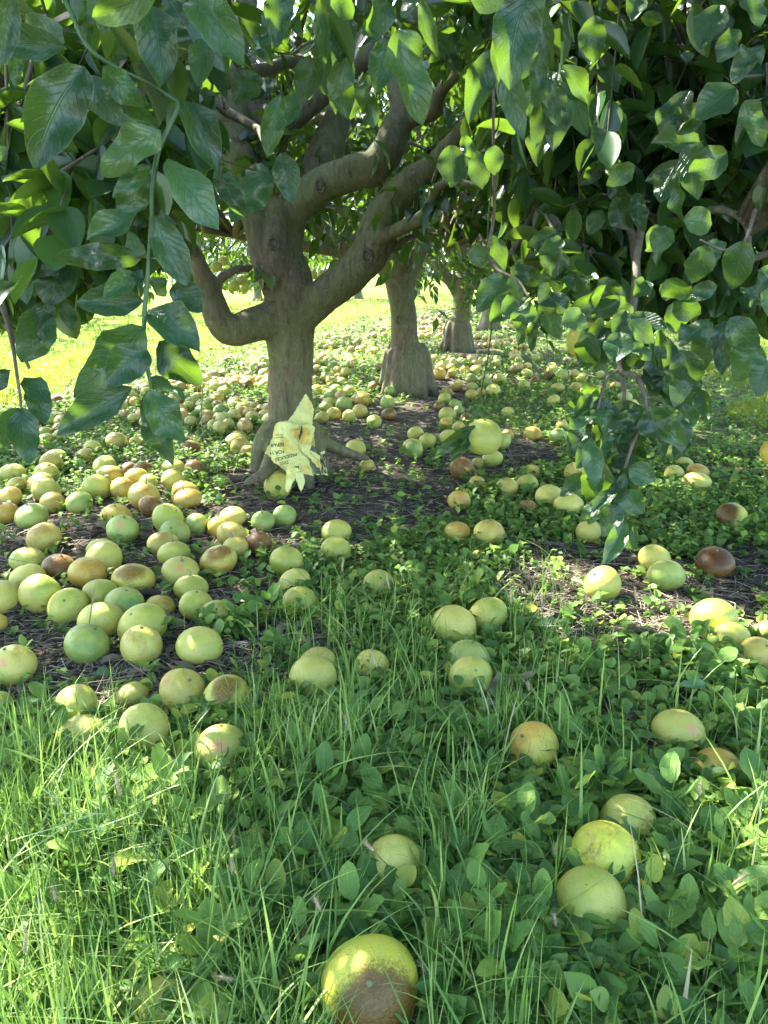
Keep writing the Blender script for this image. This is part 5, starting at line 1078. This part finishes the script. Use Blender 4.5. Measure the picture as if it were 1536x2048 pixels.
# ------------------------------------------------------------------ torn yellow sack against the trunk
def sack():
    rs = np.random.RandomState(2); Y = 3.62
    root = bpy.data.objects.new('torn_sack', None); COL.objects.link(root); root.location = tuple(G(585, 955)); root['category'] = 'sack'
    root['label'] = 'torn yellow printed paper sack crumpled against the nearest trunk'
    inv = Matrix.Translation(-Vector(root.location))
    def zoff(px, py): return Y+(900-py)*.0011
    def sheet(name, left, right, m, amp=.012, nx=14, ny=26, dz=0.0, seed=0, sag=0.0):
        Lc = spline([(a, b, 0) for a, b in left], ny); Rc = spline([(a, b, 0) for a, b in right], ny); V = []
        for j in range(ny):
            for i in range(nx):
                f = i/(nx-1); q = Lc[j]*(1-f)+Rc[j]*f; px, py = q[0], q[1]
                c = np.abs(vnoise(px*.055, py*.055, 1, seed))*1.2+np.abs(vnoise(px*.13+2, py*.11, 1, seed+3))*.5
                ed = .9 if i in (0, nx-1) or j in (0, ny-1) else 0
                V.append(P(px+ed*rs.uniform(-1.2, 1.2), py+ed*rs.uniform(-1.2, 1.2), zoff(px, py)+dz-c*amp-sag*math.sin(math.pi*f)))
        i = np.arange(ny-1)[:, None]*nx; j = np.arange(nx-1)[None]; Q = np.stack([i+j, i+j+1, i+nx+j+1, i+nx+j], -1).reshape(-1, 4)
        o = link(name, np_mesh(name, V, [Q], None, False, m), root); o.matrix_parent_inverse = inv
        s = o.modifiers.new('s', 'SOLIDIFY'); s.thickness = .0012
        return o
    sheet('paper_flap', [(611, 788), (600, 806), (588, 825), (572, 846)], [(613, 789), (627, 815), (625, 840), (624, 856)], M_PAPER, .010, dz=.03, seed=1)
    sheet('paper_panel', [(571, 843), (554, 846), (547, 866), (543, 892), (541, 912), (548, 925), (562, 932), (575, 938)], [(600, 849), (601, 856), (599, 880), (600, 895), (610, 908), (618, 925), (624, 940), (627, 953)], M_PAPER, .014, seed=2, sag=.03)
    sheet('paper_back', [(566, 846), (550, 870), (546, 900), (556, 928), (575, 945)], [(626, 852), (629, 875), (630, 900), (640, 925), (640, 950)], M_PAPER, .012, dz=.025, seed=12)
    sheet('paper_fold', [(600, 850), (602, 866), (598, 882), (600, 898), (608, 908)], [(616, 848), (629, 855), (626, 872), (622, 895), (614, 910)], M_PAPER, .02, dz=-.01, seed=3)
    sheet('stained_patch', [(574, 861), (580, 870), (598, 874), (602, 890)], [(600, 858), (612, 856), (620, 866), (612, 884)], M_PAPER_IN, .012, 8, 10, dz=-.034, seed=4)
    sheet('paper_corner', [(543, 878), (537, 892), (530, 906)], [(544, 885), (543, 900), (541, 914)], M_PAPER, .008, 8, 10, dz=.02, seed=5)
    sheet('paper_scrap', [(572, 932), (573, 955), (571, 972), (573, 984)], [(600, 938), (592, 955), (583, 970), (578, 984)], M_PAPER, .012, 8, 14, dz=-.06, seed=6)
    sheet('paper_scrap', [(590, 945), (593, 962), (600, 980)], [(606, 945), (609, 965), (603, 984)], M_PAPER, .012, 6, 12, dz=-.07, seed=7)
    sheet('printed_plastic', [(622, 890), (618, 912), (624, 930), (632, 948)], [(624, 888), (636, 905), (638, 925), (645, 948)], M_INK2, .012, 8, 14, dz=.0, seed=8)
    sheet('printed_plastic', [(640, 905), (638, 925), (642, 948)], [(649, 902), (652, 925), (656, 950)], M_PAPER, .010, 8, 14, dz=-.01, seed=9)
    sheet('paper_fold', [(612, 908), (622, 920), (636, 936)], [(622, 900), (640, 912), (646, 925)], M_PAPER, .014, 8, 12, dz=-.005, seed=10)
    sheet('dark_tear', [(602, 852), (600, 866), (597, 878)], [(604, 852), (604, 866), (600, 880)], M_INK, .003, 3, 8, dz=-.052, seed=11)
    for k in range(7):  # stripes of the plastic liner
        sheet('stripe', [(641+k*1.9, 907), (641+k*1.9, 925), (643+k*1.9, 947)], [(642+k*1.9, 907), (642+k*1.9, 925), (644+k*1.9, 947)], M_INK, .008, 2, 10, dz=-.026, seed=9)
    # lettering, printed upside down as the sack lies
    for txt, px, py, sz, rot, dz in [('SEPAR', 568, 885, 8.2, .10, -.055), ('FOR H', 568, 899, 8.2, .18, -.06), ('PRODUCES', 593, 905, 7.4, .28, -.062), ('DISS', 576, 921, 7.6, .2, -.06), ('EL', 598, 932, 7, .15, -.055),
                                     ('Use within', 568, 873, 4.2, .05, -.05), ('the date', 566, 868, 4.0, .05, -.05), ('Do not re', 640, 922, 5, -.75, -.05)][:8]:
        cu = bpy.data.curves.new('lettering', 'FONT'); cu.body = txt; p = P(px, py, zoff(px, py)+dz); s = sz*1.2*depth_at(p)/F
        cu.size = s; cu.extrude = .0004; cu.space_character = 1.02; cu.materials.append(M_INK); cu.offset = s*.018 if sz > 6 else 0
        o = bpy.data.objects.new('lettering', cu); COL.objects.link(o)
        o.matrix_world = Matrix.Translation(Vector(p))@Matrix.Rotation(math.pi/2-.25, 4, 'X')@Matrix.Rotation(math.pi+rot, 4, 'Z')
        bpy.context.view_layer.update(); mw = o.matrix_world.copy()
        me = bpy.data.meshes.new_from_object(o); bpy.data.objects.remove(o)
        q = link('lettering', me, root); q.matrix_parent_inverse = inv; q.matrix_basis = mw
sack()
# ------------------------------------------------------------------ broad-leaved weeds of the foreground, plant by plant
WL = [leaf_mesh(300+i, M_WEED, pointed=.25, wav=.03, name='leaf', curl=.25, fold=.12, nu=2, nv=9, rnd_=.58) for i in range(6)]
def weed_stem():
    a = Acc(); V, Q, T = tube([[0, 0, -.01], [.004, 0, .03], [0, .004, .07]], [.0022, .002, .0012], 6); a.add(V, Q, T); return a.mesh('stem', M_STEM)
WST = weed_stem()
RANK = {}
ORD = 'nearest,second nearest,third nearest,fourth nearest,fifth nearest,sixth nearest,seventh nearest,eighth nearest,ninth nearest,tenth nearest,eleventh nearest,twelfth nearest,thirteenth nearest,fourteenth nearest,fifteenth nearest,sixteenth nearest,seventeenth nearest,eighteenth nearest,nineteenth nearest,twentieth nearest,twenty-first nearest,twenty-second nearest,twenty-third nearest,twenty-fourth nearest,twenty-fifth nearest,twenty-sixth nearest,twenty-seventh nearest,twenty-eighth nearest'.split(',')
def weeds():
    rs = np.random.RandomState(41); spots = []
    cand = [(400, 1700), (270, 1690), (640, 1580), (690, 1660), (600, 1640), (740, 1590), (800, 1560), (870, 1900), (960, 1880), (930, 1800), (1000, 1760), (870, 1840), (1010, 1920), (1060, 1700), (1120, 1640), (1010, 1600), (960, 1560), (1150, 1520), (1090, 1580),
            (1380, 1880), (1420, 1850), (1400, 1950), (1500, 1880), (1310, 1990), (1450, 1980), (1520, 1780), (1350, 1760), (1480, 1700), (1420, 1640), (1520, 1620), (1300, 1840), (1250, 1930), (1150, 1960), (1100, 1900), (1060, 1860), (560, 1790), (480, 1780), (390, 1790),
            (330, 1880), (250, 1800), (200, 1760), (460, 1640), (350, 1620), (560, 1700), (520, 1860), (660, 1760), (640, 1850), (1500, 1400), (1430, 1370), (1380, 1320), (1480, 1340), (30, 1430), (90, 1440), (420, 1450), (460, 1440), (510, 1450), (480, 1250), (540, 1240),
            (900, 1680), (850, 1740), (1330, 1650), (1290, 1560), (1210, 1580), (1440, 1760), (180, 1860), (130, 1800), (1010, 2000), (930, 1980), (1100, 2020), (600, 1950), (700, 1900), (1200, 2030), (1530, 1980)]
    k = 0
    while len(cand) < 150:
        px, py = rs.uniform(0, 1536), rs.uniform(1440, 2060)
        if px < 560 and rs.rand() < .6: continue
        cand.append((px, py))
    for px, py in cand:
        g = G(px, py+12); x, y = g[0]+rs.normal(0, .008), g[1]+rs.normal(0, .008)
        if not off_fruit(np.array([x]), np.array([y]), 1.12)[0]: continue
        if any(abs(x-fx*y/max(fy, .1)) < r*1.25 and -.02 < fy-y < r+.13 for (fx, fy), r in zip(FPOS, FRAD)): continue
        spots.append((x, y, px, py))
    for x, y, px, py in spots:
        root = bpy.data.objects.new('broadleaf_weed', None); COL.objects.link(root); root.location = (x, y, hgt(x, y)); root['category'] = 'weed'; root['group'] = 'broad-leaved weeds of the foreground'
        marks = [('half-browned grapefruit', (740, 1992)), ('grapefruit buried bottom left', (320, 2010)), ('pale foreground grapefruit', (790, 1738)), ('brown-patched grapefruit', (1210, 1721)), ('grapefruit below the brown-patched one', (1180, 1815)), ('lone orange-yellow grapefruit', (1066, 1490)),
                 ('pink-spotted grapefruit at lower left', (443, 1502)), ('rightmost orange-yellow grapefruit', (1435, 1522)), ('bottom right corner', (1500, 2030)), ('left edge', (20, 1700)), ('right edge', (1530, 1750)), ('left pile front', (283, 1294))]
        mk = min(marks, key=lambda m_: math.hypot(px-m_[1][0], py-m_[1][1])); RANK.setdefault(mk[0], []).append((math.hypot(px-mk[1][0], py-mk[1][1]), root))
        link('stem', WST, root)
        n = rs.randint(5, 9); a0 = rs.uniform(0, 6.28); sc = rs.uniform(.8, 1.2)
        for i in range(n):
            a = a0+i*2.4+rs.normal(0, .25); low = i/(n-1); e = .10+.65*low+rs.normal(0, .15); L = (.088-.04*low)*sc*rs.uniform(.8, 1.15)
            d = np.array([math.cos(a)*math.cos(e), math.sin(a)*math.cos(e), math.sin(e)]); b = np.array([0, 0, .02+.06*low*sc])+d*.01
            nz = np.array([0, 0, 1.])+rs.normal(0, .2, 3)-d*.2
            o = link('leaf', WL[rs.randint(6)], root); o.matrix_basis = place_leaf(o, b, b+d*L, L*rs.uniform(.55, .7), nz)
weeds()
for nm_, li in RANK.items():
    for r_, (d_, o_) in enumerate(sorted(li, key=lambda t: t[0])): o_['label'] = 'ovate-leaved green weed, %s to the %s' % (ORD[min(r_, len(ORD)-1)], nm_)
# ------------------------------------------------------------------ foxtail seed heads and other standing stalks
def foxtails():
    rs = np.random.RandomState(51)
    # (base px, base py, top px, top py, head length px)
    rows = [(280, 1740, 240, 1588, 52), (480, 1860, 465, 1745, 48), (480, 1760, 470, 1690, 44), (240, 1870, 228, 1750, 40), (600, 1990, 592, 1905, 52), (245, 1960, 212, 1900, 50), (110, 1900, 112, 1800, 44), (830, 1830, 745, 1700, 30), (1115, 1790, 1108, 1710, 28), (1270, 1780, 1228, 1690, 38),
            (1400, 1860, 1465, 1770, 42), (1240, 1900, 1232, 1830, 34), (1120, 1930, 1112, 1855, 40), (980, 1790, 895, 1800, 30), (1275, 1310, 1272, 1200, 30), (1362, 1300, 1358, 1215, 28), (1030, 1290, 1022, 1205, 34), (1090, 1300, 1084, 1210, 30), (800, 1260, 778, 1175, 32), (690, 1220, 684, 1140, 26), (760, 1450, 752, 1330, 40),
            (660, 1960, 640, 1820, 40), (820, 1980, 800, 1890, 44), (560, 2030, 470, 1960, 50), (880, 2040, 860, 1960, 48), (1300, 1760, 1270, 1690, 30), (1405, 1690, 1398, 1590, 40), (60, 2040, 50, 1900, 50), (700, 1560, 696, 1460, 34), (1060, 1440, 1058, 1380, 26)]
    for k, (bx, by, tx, ty, hl) in enumerate(rows):
        b = G(bx, by); b[2] = hgt(b[0], b[1]); t = P(tx, ty, b[1]+rs.uniform(-.03, .03)); root = bpy.data.objects.new('foxtail_grass', None); COL.objects.link(root); root.location = b
        root['category'] = 'grass stalk'; root['group'] = 'bristly seed heads standing over the grass'
        root['label'] = 'thin stalk with a pale bristly seed head ' + ('in the foreground grass' if by > 1700 else 'over the middle grass')
        inv = Matrix.Translation(-Vector(b)); a = Acc(); m = (b+t)/2+np.array([rs.normal(0, .006), 0, .01]); c = spline([b, m, t], 12)
        V, Q, T = tube(c, np.full(12, .0009), 5); a.add(V, Q, T); o = link('stem', a.mesh('stem', M_STEM), root); o.matrix_parent_inverse = inv
        hd = unit(c[-1]-c[-4]); L = hl*depth_at(t)/F; q = t-hd*L*.1; a = Acc()
        V, Q, T = tube([q, q+hd*L*.3, q+hd*L*.7, q+hd*L], [.0012, .0026, .0022, .0006], 7); a.add(V, Q, T)
        n = 140; s = rs.rand(n); an = rs.uniform(0, 6.28, n); sd = unit(np.cross(hd, [0, 1., .1])); u = np.cross(hd, sd)
        A_ = q+hd*(s*L)[:, None]; o_ = sd*np.cos(an)[:, None]+u*np.sin(an)[:, None]; e = A_+(o_*.7+hd*.75)*rs.uniform(.004, .009, n)[:, None]
        thin_tubes(a, A_+o_*.001, (A_+e)/2, e, .0003, .0001)
        o = link('seed_head', a.mesh('seed_head', M_SEED), root); o.matrix_parent_inverse = inv
foxtails()
def spray():
    """wide panicle of a crabgrass in the left foreground"""
    b = G(370, 1880); Y = b[1]; root = bpy.data.objects.new('crabgrass_spray', None); COL.objects.link(root); root.location = b
    root['category'] = 'grass stalk'; root['label'] = 'arching pale grass stem splitting into five thin spikes over the left grass'; inv = Matrix.Translation(-Vector(b))
    a = Acc(); hub = (190, 1628)
    for pts in ([(370, 1880), (345, 1760), (290, 1680), (225, 1640), hub], [(430, 1900), (380, 1800), (300, 1700), (200, 1660), (140, 1665)]):
        W = [P(px, py, Y) for px, py in pts]; W[0] = b if pts[0][0] == 370 else W[0]; V, Q, T = tube(spline(W, 20), np.full(20, .0007), 5); a.add(V, Q, T)
    o = link('stem', a.mesh('stem', M_STEM), root); o.matrix_parent_inverse = inv
    m = simple('pale_spike', (.26, .34, .13), .8)
    for pts in ([(190, 1628), (120, 1652), (60, 1670), (22, 1682)], [(190, 1628), (150, 1640), (90, 1680), (35, 1712)], [(140, 1662), (122, 1610), (102, 1590), (82, 1576)], [(215, 1628), (170, 1626), (130, 1626), (125, 1624)], [(228, 1632), (215, 1600), (205, 1575), (196, 1556)], [(200, 1680), (196, 1650), (193, 1620), (192, 1606)]):
        a = Acc(); c = spline([P(px, py, Y-.01) for px, py in pts], 30)
        V, Q, T = tube(c, 0.0006+.0005*np.abs(np.sin(np.arange(30)*1.6)), 5); a.add(V, Q, T)
        o = link('spike', a.mesh('spike', m), root); o.matrix_parent_inverse = inv
spray()
# old pruning scars on the two near trunks, and two leaves on the hanging fruit's stalk
from mathutils.bvhtree import BVHTree
def scars():
    bpy.context.view_layer.update()
    for root, spots_ in ((TREE1, [(528, 578, 11), (548, 486, 13), (640, 372, 12), (735, 512, 13), (856, 430, 10)]), (TREE2, [(815, 528, 13), (798, 640, 8)])):
        tr = [c for c in root.children if c.name.startswith('trunk')][0]; dg = bpy.context.evaluated_depsgraph_get(); bvh = BVHTree.FromObject(tr, dg)
        mi = tr.matrix_world.inverted(); o_ = mi@Vector((0, 0, CAMH))
        for px, py, r in spots_:
            hit, nrm, _, dist = bvh.ray_cast(o_, (mi.to_3x3()@Vector(ray(px, py))).normalized())
            if hit is None: continue
            h = tr.matrix_world@hit; R_m = r*depth_at(np.array(h))/F; a = Acc(); th = np.linspace(0, 6.283, 15)
            ring = [[math.cos(t)*R_m*.75, math.sin(t)*R_m, R_m*.02] for t in th]
            V, Q, T = tube(ring, np.full(15, R_m*.26), 7, bump=.3, rs=np.random.RandomState(int(px))); a.add(V, Q, T)
            V, Q, T = tube([[0, 0, -R_m*.5], [0, 0, R_m*.05], [0, 0, R_m*.1]], [R_m*.8, R_m*.75, R_m*.1], 10); a.add(V, Q, T)
            q = tpart('pruning_scar', a.mesh('pruning_scar', M_TWIG), root); qq = nrm.to_track_quat('Z', 'Y').to_matrix().to_4x4(); q.matrix_basis = Matrix.Translation(h)@qq
    inv = HUNG.matrix_world.inverted()
    for bx, by, tx, ty, w in ((942, 852, 868, 918, 30), (950, 850, 902, 926, 32), (966, 800, 948, 838, 22)):
        b, t = P(bx, by, 2.22), P(tx, ty, 2.2); o = link('leaf', LM_[3], HUNG); o.matrix_parent_inverse = inv; o.matrix_basis = place_leaf(o, b, t, w*2.2/F, (.2, -1, .4))
scars()
# ------------------------------------------------------------------ fallen leaves, sticks, thin saplings
FL_G = leaf_material('fallen_green_leaf', (.05, .12, .05), (.09, .19, .07), (.16, .26, .09), (.25, .42, .08), .2, .45)
FL_D = leaf_material('fallen_dry_leaf', (.10, .08, .05), (.20, .16, .09), (.34, .29, .18), (.3, .25, .1), .1, .7)
LG = [leaf_mesh(400+i, FL_G, pointed=.6, wav=.08, curl=.1, nu=2, nv=7) for i in range(3)]; LD = [leaf_mesh(410+i, FL_D, pointed=.6, wav=.16, curl=.3, fold=.5, nu=2, nv=7) for i in range(3)]
def fallen():
    rs = np.random.RandomState(61)
    rows = [(566, 1292, .9, .07, 'g', 'pale green leaf lying below the single grapefruit in the grass edge'), (700, 972, .2, .075, 'g', 'green leaf lying flat on the mulch right of the sack'), (690, 998, -.1, .07, 'g', 'green leaf lying on the mulch in front of the sack'), (1110, 1255, .3, .1, 'g', 'dark green curled leaf in the grass beside two grapefruits'),
            (505, 1452, .1, .08, 'g', 'bright leaf sunlit beside the russet grapefruit'), (1085, 1182, .4, .06, 'g', 'pale leaf on the mulch under the low branch'), (1465, 1158, .1, .07, 'd', 'grey curled dry leaf by the dark stick'), (1340, 1225, .2, .08, 'd', 'pale torn dry leaf on the right mulch patch'), (1240, 1000, 1, .07, 'd', 'dry leaf at the edge of the clover'),
            (880, 1275, 1.2, .06, 'g', 'folded pale green leaf against the yellow grapefruit at centre'), (720, 1075, .3, .08, 'g', 'green leaf on the mulch right of the pale pair'), (760, 1068, .1, .08, 'g', 'long green leaf on the open mulch'), (745, 1050, .2, .07, 'g', 'narrow green leaf behind the long one on the mulch'), (340, 1185, .1, .10, 'g', 'dark green leaf lying between grapefruits of the left pile'),
            (345, 1262, .6, .10, 'g', 'green leaf under grapefruits at the left pile front'), (560, 1345, .2, .06, 'g', 'small green leaf on the bare strip before the large pale grapefruit'), (215, 1360, .2, .09, 'g', 'narrow green leaf on the mulch below the left pile'), (420, 1375, .5, .09, 'g', 'green leaf between two grapefruits at the long grass edge'), (1020, 1395, .1, .13, 'd', 'large drab leaf lying in the central grass'),
            (1150, 1460, 0, .10, 'd', 'pale dry leaf pointing at the orange-yellow grapefruit'), (1375, 1455, .2, .07, 'g', 'green leaf resting on the yellow grapefruit at right'), (1240, 1500, .3, .09, 'g', 'crumpled dark leaf right of the orange-yellow grapefruit'), (1055, 1508, .1, .05, 'd', 'small dry leaf at the root of central weeds'), (830, 1018, .1, .06, 'g', 'small green leaf on the mulch before the hanging fruit'), (300, 1065, .6, .09, 'g', 'green leaf curled in the gap of the left pile'), (190, 1045, .5, .09, 'g', 'green leaf curled between the brown and green grapefruits')]
    for k, (px, py, an, L, t, lab) in enumerate(rows):
        g = G(px, py); z = hgt(g[0], g[1])+.012; d = np.array([math.cos(an), math.sin(an), .05]); b = np.array([g[0], g[1], z])-d*L/2
        if 'resting on' in lab: b[2] += .10
        o = link('fallen_leaf', (LG if t == 'g' else LD)[k % 3]); o.matrix_basis = place_leaf(o, b, b+d*L, L*.55, (rs.normal(0, .2), -.3, 1))
        o['category'] = 'leaf'; o['label'] = lab; o['group'] = 'single leaves fallen on the ground'
    def stick(pts, r, lab, m=M_TWIG, cat='stick', nm='fallen_stick', side=None):
        W = [G(p[0], p[1])+np.array([0, 0, r+.004]) if len(p) == 2 else P(*p) for p in pts]; a = Acc(); c = spline(W, 18)
        V, Q, T = tube(c, np.linspace(r, r*.5, 18), 7, bump=.2, rs=rs); a.add(V, Q, T)
        for s in side or []:
            W2 = [G(p[0], p[1])+np.array([0, 0, r+.004]) if len(p) == 2 else P(*p) for p in s]; V, Q, T = tube(spline(W2, 8), np.linspace(r*.5, r*.3, 8), 6); a.add(V, Q, T)
        o = link(nm, a.mesh(nm, m)); o['category'] = cat; o['label'] = lab; return o
    stick([(1440, 1118), (1480, 1135), (1545, 1150)], .011, 'dark thick stick running off right beside the dark brown grapefruit')
    stick([(1050, 1090), (1110, 1092), (1185, 1100)], .008, 'brown stick lying in weeds below the yellow pair')
    stick([(1098, 1112), (1090, 1075), (1085, 1030)], .004, 'thin forked stick in weeds under the low branch')
    stick([(1475, 1300, 1.9), (1482, 1360, 1.85), (1462, 1400, 1.8), (1480, 1440, 1.75), (1545, 1495, 1.7)], .004, 'thin dark bare twig arching through weeds at the right edge', side=[[(1482, 1370, 1.85), (1440, 1345, 1.85), (1410, 1330, 1.86)], [(1480, 1440, 1.75), (1520, 1440, 1.72), (1560, 1420, 1.7)]])
    stick([(50, 1290), (75, 1230, 2.35), (100, 1185, 2.35)], .003, 'thin green twig standing from the front mulch at far left', M_STEM)
    stick([(165, 1420), (172, 1330, 2.0), (178, 1250, 2.0), (190, 1175, 2.0)], .003, 'thin grey twig standing before the green grapefruits', M_DRYSTEM)
    stick([(250, 1345), (260, 1290, 2.05), (285, 1265, 2.05)], .003, 'bent twig leaning over the yellow-green grapefruit in front', M_STEM)
    stick([(420, 915), (405, 860, 5.2), (404, 800, 5.2), (408, 760, 5.2)], .006, 'bare thin sapling stalk standing in weeds left of the bagged trunk', M_DRYSTEM)
    stick([(830, 1180, 2.6), (770, 1190, 2.6), (640, 1165, 2.7)], .002, 'long dry straw lying over the central grass', M_DRYSTEM)
fallen()
